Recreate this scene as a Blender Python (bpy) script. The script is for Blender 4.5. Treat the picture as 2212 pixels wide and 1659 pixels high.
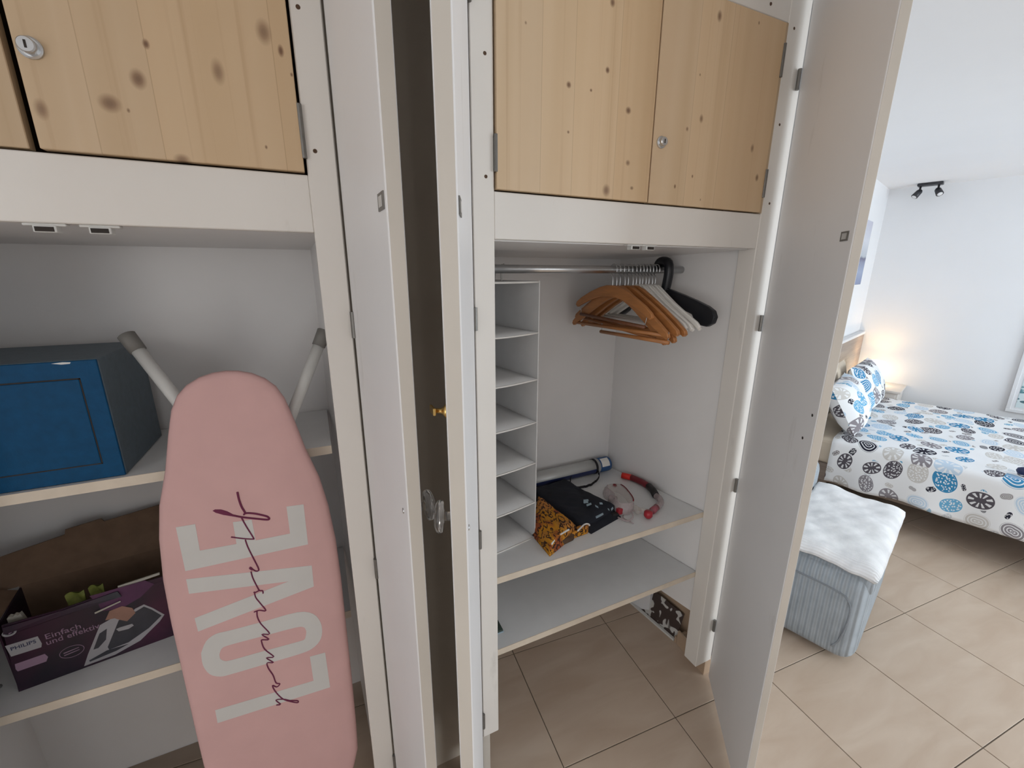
import bpy, bmesh, math, random
from mathutils import Vector, Matrix
random.seed(7)
scn = bpy.context.scene
for o in list(bpy.data.objects): bpy.data.objects.remove(o)
COL = scn.collection

# ------------------------------------------------------------------ camera, world, lights, exposure
# metres; X runs along the wardrobe fronts, Y into the wardrobes, Z up. The bedroom is turned by BETA.
BETA = math.radians(17)
def W(u, v, z=0.0):
    return Vector((u*math.cos(BETA)-v*math.sin(BETA), u*math.sin(BETA)+v*math.cos(BETA), z))

cam = bpy.data.cameras.new('camera'); cam.sensor_width = 36.0; cam.lens = 36.0*908.5/2212
cam.clip_start = 0.02
camo = bpy.data.objects.new('camera', cam); COL.objects.link(camo)
camo.location = (0, 0, 1.55)
camo.rotation_euler = (math.pi/2-0.26119, -0.002078, -(math.pi/2-1.137089))
scn.camera = camo

world = bpy.data.worlds.new('world'); scn.world = world; world.use_nodes = True
bg = world.node_tree.nodes['Background']
bg.inputs[0].default_value = (0.75, 0.87, 1.0, 1); bg.inputs[1].default_value = 1.0

def area(name, loc, target, sx, sy, power, color):
    l = bpy.data.lights.new(name, 'AREA'); l.shape = 'RECTANGLE'; l.size = sx; l.size_y = sy
    l.energy = power; l.color = color
    o = bpy.data.objects.new(name, l); COL.objects.link(o); o.location = loc
    o.rotation_euler = (Vector(target)-Vector(loc)).to_track_quat('-Z', 'Y').to_euler()
    return o
WIN_U0, WIN_U1, WIN_Z0, WIN_Z1, WIN_V = 2.1, 4.7, 0.25, 2.1, -2.9
area('daylight_window', W((WIN_U0+WIN_U1)/2, WIN_V-0.25, 1.2), W((WIN_U0+WIN_U1)/2, 0, 1.1), WIN_U1-WIN_U0, WIN_Z1-WIN_Z0, 113, (0.83, 0.925, 1.0))
W2_U0, W2_U1, W2_Z0, W2_Z1 = -1.15, 0.75, 0.7, 2.1
area('hall_fill_light', W((W2_U0+W2_U1)/2, WIN_V-0.25, 1.4), W((W2_U0+W2_U1)/2, 0, 1.3), W2_U1-W2_U0, W2_Z1-W2_Z0, 12, (1.0, 0.95, 0.89))  # added fill from behind the camera, through an unseen window
W3_Y0, W3_Y1, W3_Z0, W3_Z1 = -2.3, -0.5, 0.6, 2.1
area('side_fill_light', (-1.95, (W3_Y0+W3_Y1)/2, 1.35), (1, (W3_Y0+W3_Y1)/2, 1.3), W3_Y1-W3_Y0, W3_Z1-W3_Z0, 33, (1.0, 0.955, 0.91))  # added fill from the left, to brighten side-facing doors and panels
scn.view_settings.view_transform = 'Standard'; scn.view_settings.look = 'None'
scn.view_settings.exposure = 0.0; scn.view_settings.gamma = 1.0; scn.view_settings.use_curve_mapping = False

# ------------------------------------------------------------------ helpers
ORG = {}
def thing(name, label, cat, loc, rot=0.0, group=None, frame=None):
    o = bpy.data.objects.new(name, None); COL.objects.link(o)
    o.empty_display_size = 0.1
    o['label'] = label; o['category'] = cat
    if group: o['group'] = group
    if frame == 'B':
        o.location = W(*loc); o.rotation_euler = (0, 0, BETA)
    else:
        o.location = loc; o.rotation_euler = (0, 0, rot)
    ORG[o.name] = Vector(loc)
    return o
def tag(o, label, cat, group=None, kind=None):
    o['label'] = label; o['category'] = cat
    if group: o['group'] = group
    if kind: o['kind'] = kind
    return o
def struct(o): o['kind'] = 'structure'; return o

def make(name, verts, faces, mat, parent=None, smooth=False, uv=None, label=None):
    org = Vector((0, 0, 0))
    if parent is not None: org = ORG[parent.name]
    me = bpy.data.meshes.new(name)
    me.from_pydata([tuple(Vector(v)-org) for v in verts], [], faces)
    if uv:
        lay = me.uv_layers.new(name='UVMap')
        for l in me.loops: lay.data[l.index].uv = uv[l.vertex_index]
    me.validate(); me.update()
    if smooth:
        for p in me.polygons: p.use_smooth = True
    if mat: me.materials.append(mat)
    o = bpy.data.objects.new(name, me); COL.objects.link(o)
    if parent is not None: o.parent = parent
    ORG[o.name] = org
    if label: o['label'] = label
    return o
def from_bm(name, bm, mat, parent=None, smooth=False, label=None):
    bmesh.ops.recalc_face_normals(bm, faces=bm.faces)
    bm.verts.index_update()
    v = [x.co.copy() for x in bm.verts]; f = [[a.index for a in p.verts] for p in bm.faces]
    bm.free()
    return make(name, v, f, mat, parent, smooth, label=label)
def bm_box(bm, a, b, bev=0.0, seg=1, mtx=None):
    t = bmesh.new(); bmesh.ops.create_cube(t, size=1.0)
    a = Vector(a); b = Vector(b); c = (a+b)/2; s = b-a
    for v in t.verts: v.co = Vector((v.co.x*s.x, v.co.y*s.y, v.co.z*s.z))+c
    if bev > 0: bmesh.ops.bevel(t, geom=t.edges[:], offset=bev, segments=seg, affect='EDGES', profile=0.5)
    if mtx is not None: bmesh.ops.transform(t, matrix=mtx, verts=t.verts)
    me = bpy.data.meshes.new('tmp'); t.to_mesh(me); t.free(); bm.from_mesh(me); bpy.data.meshes.remove(me)
def box(name, a, b, mat, parent=None, bev=0.0015, seg=1, label=None):
    bm = bmesh.new(); bm_box(bm, a, b, bev, seg)
    return from_bm(name, bm, mat, parent, label=label)
def bm_prism(bm, pts, ext, bev=0.0, seg=1):
    t = bmesh.new(); ext = Vector(ext)
    v = [t.verts.new(Vector(p)) for p in pts]; f = t.faces.new(v)
    r = bmesh.ops.extrude_face_region(t, geom=[f])
    nv = [g for g in r['geom'] if isinstance(g, bmesh.types.BMVert)]
    bmesh.ops.translate(t, vec=ext, verts=nv)
    bmesh.ops.recalc_face_normals(t, faces=t.faces)
    if bev > 0: bmesh.ops.bevel(t, geom=t.edges[:], offset=bev, segments=seg, affect='EDGES', profile=0.5)
    bmesh.ops.triangulate(t, faces=[f for f in t.faces if len(f.verts) > 4])
    me = bpy.data.meshes.new('tmp'); t.to_mesh(me); t.free(); bm.from_mesh(me); bpy.data.meshes.remove(me)
def prism(name, pts, ext, mat, parent=None, bev=0.0, seg=1, label=None):
    bm = bmesh.new(); bm_prism(bm, pts, ext, bev, seg)
    return from_bm(name, bm, mat, parent, label=label)
def vprism(name, xy, z0, z1, mat, parent=None, bev=0.0015):
    return prism(name, [(x, y, z0) for x, y in xy], (0, 0, z1-z0), mat, parent, bev)
def smooth_path(pts, n=6):
    pts = [Vector(p) for p in pts]; out = []
    for i in range(len(pts)-1):
        p0 = pts[max(i-1, 0)]; p1 = pts[i]; p2 = pts[i+1]; p3 = pts[min(i+2, len(pts)-1)]
        for k in range(n):
            t = k/n
            out.append(0.5*((2*p1)+(p2-p0)*t+(2*p0-5*p1+4*p2-p3)*t*t+(3*p1-p0-3*p2+p3)*t**3))
    out.append(pts[-1]); return out
def bm_tube(bm, pts, rad, seg=10, cap=True, flat=None):
    pts = [Vector(p) for p in pts]; n = len(pts)
    rad = rad if isinstance(rad, (list, tuple)) else [rad]*n
    rings = []; up = Vector((0, 0, 1)); prev = None
    for i, p in enumerate(pts):
        d = (pts[min(i+1, n-1)]-pts[max(i-1, 0)])
        d = d.normalized() if d.length > 1e-9 else Vector((0, 0, 1))
        if prev is None:
            a = d.cross(up)
            if a.length < 1e-3: a = d.cross(Vector((1, 0, 0)))
            a.normalize()
        else:
            a = prev-d*prev.dot(d)
            if a.length < 1e-6: a = d.orthogonal()
            a.normalize()
        prev = a; b = d.cross(a)
        rings.append([bm.verts.new(p+(a*math.cos(2*math.pi*k/seg)+b*math.sin(2*math.pi*k/seg))*rad[i]) for k in range(seg)])
    for i in range(n-1):
        for k in range(seg):
            bm.faces.new((rings[i][k], rings[i][(k+1) % seg], rings[i+1][(k+1) % seg], rings[i+1][k]))
    if cap:
        bm.faces.new(rings[0][::-1]); bm.faces.new(rings[-1])
def tube(name, pts, rad, mat, parent=None, seg=10, smooth=True, label=None):
    bm = bmesh.new(); bm_tube(bm, pts, rad, seg)
    return from_bm(name, bm, mat, parent, smooth, label=label)
def disc(name, c, n, prof, mat, parent=None, seg=20, smooth=True, label=None, caps=True):
    """turned part: prof = [(radius, height along n)] from c"""
    c = Vector(c); n = Vector(n).normalized()
    bm = bmesh.new(); a = n.orthogonal().normalized(); b = n.cross(a); rings = []
    for r, h in prof:
        rings.append([bm.verts.new(c+n*h+(a*math.cos(2*math.pi*k/seg)+b*math.sin(2*math.pi*k/seg))*max(r, 1e-5)) for k in range(seg)])
    for i in range(len(rings)-1):
        for k in range(seg):
            bm.faces.new((rings[i][k], rings[i][(k+1) % seg], rings[i+1][(k+1) % seg], rings[i+1][k]))
    if caps: bm.faces.new(rings[0][::-1]); bm.faces.new(rings[-1])
    return from_bm(name, bm, mat, parent, smooth, label=label)
def grid(name, fn, nu, nv, mat, parent=None, uvfn=None, smooth=True, close=False):
    vs = []; uv = []
    for i in range(nu+1):
        for j in range(nv+1):
            vs.append(fn(i/nu, j/nv)); uv.append(uvfn(i/nu, j/nv) if uvfn else (i/nu, j/nv))
    fs = [(i*(nv+1)+j, (i+1)*(nv+1)+j, (i+1)*(nv+1)+j+1, i*(nv+1)+j+1) for i in range(nu) for j in range(nv)]
    return make(name, vs, fs, mat, parent, smooth, uv=uv)
def text_mesh(name, body, size, mtx, mat, parent, depth=0.0003):
    c = bpy.data.curves.new('t', 'FONT'); c.body = body; c.size = size; c.extrude = depth
    c.resolution_u = 3
    t = bpy.data.objects.new('t', c); COL.objects.link(t)
    bpy.context.view_layer.update()
    me = bpy.data.meshes.new_from_object(t.evaluated_get(bpy.context.evaluated_depsgraph_get()))
    v = [mtx @ x.co for x in me.vertices]; f = [list(p.vertices) for p in me.polygons]
    bpy.data.objects.remove(t); bpy.data.curves.remove(c); bpy.data.meshes.remove(me)
    return make(name, v, f, mat, parent)
def noise1(x, y, s=1.0):
    return math.sin(x*3.1*s+1.3)*math.sin(y*2.7*s+.7)+.5*math.sin(x*7.3*s+y*5.1*s+2.1)+.25*math.sin(x*13.7*s-y*11.9*s)

# ------------------------------------------------------------------ materials
def nt(name):
    m = bpy.data.materials.new(name); m.use_nodes = True
    return m, m.node_tree.nodes, m.node_tree.links, m.node_tree.nodes['Principled BSDF']
def srgb(r, g, b):
    f = lambda c: (c/255/12.92) if c <= 10 else ((c/255+.055)/1.055)**2.4
    return (f(r), f(g), f(b), 1)
def mul(c, k): return (min(c[0]*k, 1), min(c[1]*k, 1), min(c[2]*k, 1), 1)
def plain(name, col, rough=.55, var=.06, scale=9.0, bump=.0, bscale=60.0, metal=0.0, spec=.5, stretch=(1, 1, 1)):
    m, N, L, P = nt(name)
    tc = N.new('ShaderNodeTexCoord'); mp = N.new('ShaderNodeMapping'); mp.inputs['Scale'].default_value = stretch
    L.new(tc.outputs['Object'], mp.inputs[0])
    nz = N.new('ShaderNodeTexNoise'); nz.inputs['Scale'].default_value = scale; nz.inputs['Detail'].default_value = 4
    L.new(mp.outputs[0], nz.inputs['Vector'])
    cr = N.new('ShaderNodeValToRGB')
    cr.color_ramp.elements[0].position = .3; cr.color_ramp.elements[1].position = .7
    cr.color_ramp.elements[0].color = mul(col, 1-var); cr.color_ramp.elements[1].color = mul(col, 1+var)
    L.new(nz.outputs['Fac'], cr.inputs[0]); L.new(cr.outputs[0], P.inputs['Base Color'])
    P.inputs['Roughness'].default_value = rough; P.inputs['Metallic'].default_value = metal
    P.inputs['Specular IOR Level'].default_value = spec
    if bump:
        n2 = N.new('ShaderNodeTexNoise'); n2.inputs['Scale'].default_value = bscale; n2.inputs['Detail'].default_value = 3
        L.new(mp.outputs[0], n2.inputs['Vector'])
        b = N.new('ShaderNodeBump'); b.inputs['Strength'].default_value = bump; b.inputs['Distance'].default_value = .004
        L.new(n2.outputs['Fac'], b.inputs['Height']); L.new(b.outputs[0], P.inputs['Normal'])
    return m
M = {}
M['white'] = plain('cream_white_paint', (.79, .745, .69, 1), .5, .025, 3.0, .06, 25)
M['door'] = plain('white_door_paint', (.83, .815, .81, 1), .45, .02, 3.0, .05, 25)
def scuff(m, amount):
    N, L = m.node_tree.nodes, m.node_tree.links; P = N['Principled BSDF']
    src = P.inputs['Base Color'].links[0].from_socket
    tc = N.new('ShaderNodeTexCoord'); mp = N.new('ShaderNodeMapping'); mp.inputs['Scale'].default_value = (6, 6, 1.6)
    L.new(tc.outputs['Object'], mp.inputs[0])
    nz = N.new('ShaderNodeTexNoise'); nz.inputs['Scale'].default_value = 2.2; nz.inputs['Detail'].default_value = 9; nz.inputs['Roughness'].default_value = .65
    L.new(mp.outputs[0], nz.inputs['Vector'])
    mr = N.new('ShaderNodeMapRange'); mr.inputs[1].default_value = .62; mr.inputs[2].default_value = .78; mr.inputs[4].default_value = amount
    L.new(nz.outputs['Fac'], mr.inputs[0])
    g = N.new('ShaderNodeMix'); g.data_type = 'RGBA'; g.inputs[7].default_value = (.34, .30, .25, 1)
    L.new(mr.outputs[0], g.inputs[0]); L.new(src, g.inputs[6]); L.new(g.outputs[2], P.inputs['Base Color'])
scuff(M['white'], .35); scuff(M['door'], .30)
M['panel'] = plain('white_melamine', (.80, .78, .765, 1), .35, .02, 6.0, .02, 80)
M['shelf'] = plain('pale_laminate', (.77, .77, .765, 1), .4, .03, 12.0, .02, 80)
M['edge'] = plain('cream_edging', (.72, .62, .50, 1), .5, .06, 20.0)
M['wall'] = plain('wall_paint', (.80, .80, .81, 1), .8, .015, 2.0, .05, 90)
M['ceil'] = plain('ceiling_paint', (.84, .84, .85, 1), .85, .01, 2.0, .04, 60)
M['recess'] = plain('cream_recess_paint', (.86, .745, .61, 1), .8, .04, 4.0, .05, 60)  # cream wall; brownish bounce between the doors is tinted into the colour
M['tile'] = None
M['band'] = plain('cream_edge_band', (.60, .55, .485, 1), .5, .05, 4.0)
M['grout'] = plain('grout', (.20, .16, .125, 1), .9, .1, 30)
M['steel'] = plain('steel', (.62, .63, .64, 1), .28, .04, 30, metal=1.0)
M['dsteel'] = plain('dull_steel', (.20, .19, .175, 1), .45, .08, 60, metal=.6)
M['brass'] = plain('brass', (.75, .50, .18, 1), .3, .06, 40, metal=1.0)
M['dark'] = plain('dark_hole', (.03, .022, .018, 1), .8, .1, 50)
M['brown'] = plain('raw_brown', (.10, .055, .03, 1), .8, .15, 40)
M['blacksteel'] = plain('black_metal', (.025, .025, .03, 1), .4, .1, 40)
M['safe'] = plain('safe_blue', (.0015, .062, .155, 1), .5, .12, 60, .12, 300, spec=.2)
M['safe_dark'] = plain('safe_grey', (.10, .135, .165, 1), .55, .08, 60, .12, 300)
M['pink'] = plain('pink_cover', (.66, .405, .385, 1), .85, .03, 14, .12, 18)
M['print'] = plain('pale_print', (.62, .60, .57, 1), .85, .02, 14)
M['plum'] = plain('plum_print', (.15, .018, .06, 1), .8, .05, 14)
M['legwhite'] = plain('white_enamel', (.70, .69, .66, 1), .35, .02, 20)
M['capgrey'] = plain('grey_rubber', (.20, .19, .175, 1), .6, .06, 40)
M['card'] = plain('cardboard', (.17, .105, .066, 1), .85, .12, 30, .1, 60)
M['carton'] = None
M['boxwhite'] = plain('box_print_white', (.36, .345, .36, 1), .55, .04, 30)
M['boxink'] = plain('box_print_ink', (.02, .025, .08, 1), .5, .05, 30)
M['boxtext'] = plain('box_print_text', (.30, .19, .27, 1), .55, .04, 30)
M['boxdark'] = plain('box_print_dark', (.035, .035, .045, 1), .5, .2, 30)
M['boxskin'] = plain('box_print_skin', (.28, .15, .11, 1), .5, .2, 20)
M['boxpurple'] = plain('box_print_purple', (.075, .02, .065, 1), .5, .2, 20)
M['leaf'] = plain('yellow_green_foil', (.20, .22, .05, 1), .5, .3, 60, .3, 60)
M['cream'] = plain('cream_plastic', (.45, .42, .36, 1), .6, .1, 40)
M['fabric'] = plain('organizer_fabric', (.76, .75, .74, 1), .9, .02, 20, .15, 220)
M['hwood'] = plain('hanger_wood', (.44, .18, .058, 1), .38, .15, 14, stretch=(1, 1, 6))
M['dwood'] = plain('hanger_dark_wood', (.16, .055, .02, 1), .5, .12, 14)
M['hwhite'] = plain('hanger_white', (.86, .83, .78, 1), .45, .02, 20)
M['hblack'] = plain('hanger_black', (.008, .009, .013, 1), .35, .1, 20)
M['navy'] = plain('navy_cloth', (.010, .012, .020, 1), .9, .25, 25, .3, 120)
M['motif'] = plain('pale_blue_motif', (.36, .46, .52, 1), .9, .1, 40)
M['silver'] = plain('silver_sheet', (.55, .555, .54, 1), .35, .05, 10, metal=.25)
M['blue'] = plain('blue_plastic', (.03, .10, .26, 1), .35, .1, 20)
M['dblue'] = plain('dark_blue_plastic', (.02, .03, .10, 1), .4, .1, 20)
M['strap'] = plain('black_webbing', (.012, .011, .014, 1), .8, .1, 60)
M['red'] = plain('bright_red', (.75, .025, .015, 1), .35, .06, 20)
M['dgreen'] = plain('dark_green_card', (.05, .075, .06, 1), .5, .1, 30)
M['cred'] = plain('crimson', (.36, .018, .03, 1), .35, .08, 20)
M['dred'] = plain('dark_red', (.17, .012, .02, 1), .35, .1, 20)
M['black'] = plain('black_rubber', (.015, .012, .013, 1), .5, .1, 20)
M['grey_sofa'] = None
M['towel'] = None
M['grey_pipe'] = plain('grey_piping', (.24, .26, .28, 1), .9, .08, 60)
M['baseb'] = plain('beige_skirting', (.50, .36, .25, 1), .45, .05, 8)
M['frame_w'] = plain('white_frame', (.74, .74, .75, 1), .5, .02, 10)
M['sheet'] = plain('cream_sheet', (.62, .53, .42, 1), .9, .03, 10, .1, 60)
M['navyknob'] = plain('navy_bead', (.012, .02, .08, 1), .5, .1, 20)

def clear(name, col, alpha, rough=.1):
    m, N, L, P = nt(name)
    P.inputs['Base Color'].default_value = col; P.inputs['Roughness'].default_value = rough
    P.inputs['Alpha'].default_value = alpha
    tc = N.new('ShaderNodeTexCoord'); nz = N.new('ShaderNodeTexNoise'); nz.inputs['Scale'].default_value = 120
    L.new(tc.outputs['Object'], nz.inputs['Vector'])
    mr = N.new('ShaderNodeMapRange'); mr.inputs[3].default_value = alpha*.8; mr.inputs[4].default_value = min(1, alpha*1.2)
    L.new(nz.outputs['Fac'], mr.inputs[0]); L.new(mr.outputs[0], P.inputs['Alpha'])
    return m
M['clear'] = clear('clear_plastic', (.70, .62, .55, 1), .26)
def acrylic():
    m, N, L, P = nt('clear_acrylic')
    P.inputs['Base Color'].default_value = (.97, .94, .90, 1); P.inputs['Roughness'].default_value = .06
    P.inputs['Transmission Weight'].default_value = 1.0; P.inputs['IOR'].default_value = 1.49
    tc = N.new('ShaderNodeTexCoord'); nz = N.new('ShaderNodeTexNoise'); nz.inputs['Scale'].default_value = 90
    L.new(tc.outputs['Object'], nz.inputs['Vector'])
    b = N.new('ShaderNodeBump'); b.inputs['Strength'].default_value = .25; b.inputs['Distance'].default_value = .004
    L.new(nz.outputs['Fac'], b.inputs['Height']); L.new(b.outputs[0], P.inputs['Normal'])
    return m
M['acrylic'] = acrylic()
M['clearpink'] = clear('clear_pinkish_silicone', (.55, .44, .44, 1), .5, .2)
M['clearred'] = clear('translucent_red', (.42, .10, .13, 1), .75, .2)
M['pane'] = clear('window_glass', (.8, .9, .95, 1), .08, .02)

def tile_material():
    m, N, L, P = nt('floor_tile_ceramic')
    tc = N.new('ShaderNodeTexCoord'); oi = N.new('ShaderNodeObjectInfo')
    ad = N.new('ShaderNodeVectorMath'); ad.operation = 'ADD'
    cx = N.new('ShaderNodeCombineXYZ'); ml = N.new('ShaderNodeMath'); ml.operation = 'MULTIPLY'; ml.inputs[1].default_value = 37.0
    L.new(oi.outputs['Random'], ml.inputs[0]); L.new(ml.outputs[0], cx.inputs[0]); L.new(ml.outputs[0], cx.inputs[1])
    mp = N.new('ShaderNodeMapping'); mp.inputs['Scale'].default_value = (1.6, 6, 1); mp.inputs['Rotation'].default_value = (0, 0, .35)
    L.new(tc.outputs['Object'], ad.inputs[0]); L.new(cx.outputs[0], ad.inputs[1]); L.new(ad.outputs[0], mp.inputs[0])
    nz = N.new('ShaderNodeTexNoise'); nz.inputs['Scale'].default_value = 2.2; nz.inputs['Detail'].default_value = 6; nz.inputs['Distortion'].default_value = .6
    L.new(mp.outputs[0], nz.inputs['Vector'])
    cr = N.new('ShaderNodeValToRGB'); e = cr.color_ramp.elements
    e[0].position = .32; e[0].color = (.55, .42, .315, 1); e[1].position = .70; e[1].color = (.635, .51, .40, 1)
    L.new(nz.outputs['Fac'], cr.inputs[0]); L.new(cr.outputs[0], P.inputs['Base Color'])
    P.inputs['Roughness'].default_value = .38; P.inputs['Specular IOR Level'].default_value = .35
    return m
M['tile'] = tile_material()

def pine(name, knots, tone=1.0, seed=0.0, joints=()):
    """knots: (x, z, rx, rz, darkness) in object space"""
    m, N, L, P = nt(name)
    tc = N.new('ShaderNodeTexCoord')
    # flow the grain around the knots
    mp = N.new('ShaderNodeMapping'); mp.inputs['Scale'].default_value = (1, 1, .05); mp.inputs['Location'].default_value = (seed, 0, 0)
    L.new(tc.outputs['Object'], mp.inputs[0])
    w = N.new('ShaderNodeTexWave'); w.bands_direction = 'X'; w.inputs['Scale'].default_value = 2.6; w.inputs['Distortion'].default_value = 9.0
    w.inputs['Detail'].default_value = 3; w.inputs['Detail Scale'].default_value = 2.0
    L.new(mp.outputs[0], w.inputs['Vector'])
    n1 = N.new('ShaderNodeTexNoise'); n1.inputs['Scale'].default_value = 14; n1.inputs['Detail'].default_value = 5
    L.new(mp.outputs[0], n1.inputs['Vector'])
    cr = N.new('ShaderNodeValToRGB'); e = cr.color_ramp.elements
    e[0].position = .15; e[0].color = (.585*tone, .415*tone, .25*tone, 1); e[1].position = .55; e[1].color = (.65*tone, .48*tone, .31*tone, 1)
    e2 = cr.color_ramp.elements.new(.95); e2.color = (.62*tone, .44*tone, .27*tone, 1)
    mx = N.new('ShaderNodeMix'); mx.data_type = 'FLOAT'; mx.inputs[0].default_value = .62
    L.new(w.outputs['Fac'], mx.inputs[2]); L.new(n1.outputs['Fac'], mx.inputs[3]); L.new(mx.outputs[0], cr.inputs[0])
    col = cr.outputs[0]
    # fine dark streaks
    mp2 = N.new('ShaderNodeMapping'); mp2.inputs['Scale'].default_value = (1, 1, .012); mp2.inputs['Location'].default_value = (seed*2+.3, 0, 0)
    L.new(tc.outputs['Object'], mp2.inputs[0])
    n3 = N.new('ShaderNodeTexNoise'); n3.inputs['Scale'].default_value = 85; n3.inputs['Detail'].default_value = 2
    L.new(mp2.outputs[0], n3.inputs['Vector'])
    r3 = N.new('ShaderNodeMapRange'); r3.inputs[1].default_value = .58; r3.inputs[2].default_value = .80; r3.inputs[4].default_value = .40
    L.new(n3.outputs['Fac'], r3.inputs[0])
    m3 = N.new('ShaderNodeMix'); m3.data_type = 'RGBA'; m3.inputs[7].default_value = (.42*tone, .25*tone, .13*tone, 1)
    L.new(r3.outputs[0], m3.inputs[0]); L.new(col, m3.inputs[6]); col = m3.outputs[2]
    sx = N.new('ShaderNodeSeparateXYZ'); L.new(tc.outputs['Object'], sx.inputs[0])
    for (jx, tint) in joints:      # glued staves: each has its own tone, with a fine joint line
        gt = N.new('ShaderNodeMath'); gt.operation = 'GREATER_THAN'; gt.inputs[1].default_value = jx; L.new(sx.outputs['X'], gt.inputs[0])
        hs = N.new('ShaderNodeMix'); hs.data_type = 'RGBA'; hs.blend_type = 'MULTIPLY'; hs.inputs[7].default_value = (tint, tint*.985, tint*.96, 1)
        L.new(gt.outputs[0], hs.inputs[0]); L.new(col, hs.inputs[6]); col = hs.outputs[2]
        cp_ = N.new('ShaderNodeMath'); cp_.operation = 'COMPARE'; cp_.inputs[1].default_value = jx; cp_.inputs[2].default_value = .0007; L.new(sx.outputs['X'], cp_.inputs[0])
        k2 = N.new('ShaderNodeMath'); k2.operation = 'MULTIPLY'; k2.inputs[1].default_value = .32; L.new(cp_.outputs[0], k2.inputs[0])
        jl = N.new('ShaderNodeMix'); jl.data_type = 'RGBA'; jl.inputs[7].default_value = (.30, .17, .08, 1)
        L.new(k2.outputs[0], jl.inputs[0]); L.new(col, jl.inputs[6]); col = jl.outputs[2]
    for (x, z, rx, rz, dk) in knots:
        s = N.new('ShaderNodeVectorMath'); s.operation = 'SUBTRACT'; s.inputs[1].default_value = (x, 0, z)
        L.new(tc.outputs['Object'], s.inputs[0])
        k = N.new('ShaderNodeVectorMath'); k.operation = 'MULTIPLY'; k.inputs[1].default_value = (1/rx, 0, 1/rz)
        L.new(s.outputs[0], k.inputs[0])
        ln = N.new('ShaderNodeVectorMath'); ln.operation = 'LENGTH'; L.new(k.outputs[0], ln.inputs[0])
        a = N.new('ShaderNodeMapRange'); a.inputs[1].default_value = 1.25; a.inputs[2].default_value = .55; a.inputs[3].default_value = 0; a.inputs[4].default_value = dk
        L.new(ln.outputs['Value'], a.inputs[0])
        g = N.new('ShaderNodeMix'); g.data_type = 'RGBA'; g.inputs[7].default_value = (.20, .095, .045, 1)
        L.new(a.outputs[0], g.inputs[0]); L.new(col, g.inputs[6]); col = g.outputs[2]
        a2 = N.new('ShaderNodeMapRange'); a2.inputs[1].default_value = .62; a2.inputs[2].default_value = .2; a2.inputs[3].default_value = 0; a2.inputs[4].default_value = dk*.6
        L.new(ln.outputs['Value'], a2.inputs[0])
        g2 = N.new('ShaderNodeMix'); g2.data_type = 'RGBA'; g2.inputs[7].default_value = (.09, .04, .02, 1)
        L.new(a2.outputs[0], g2.inputs[0]); L.new(col, g2.inputs[6]); col = g2.outputs[2]
    L.new(col, P.inputs['Base Color']); P.inputs['Roughness'].default_value = .5
    return m

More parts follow.
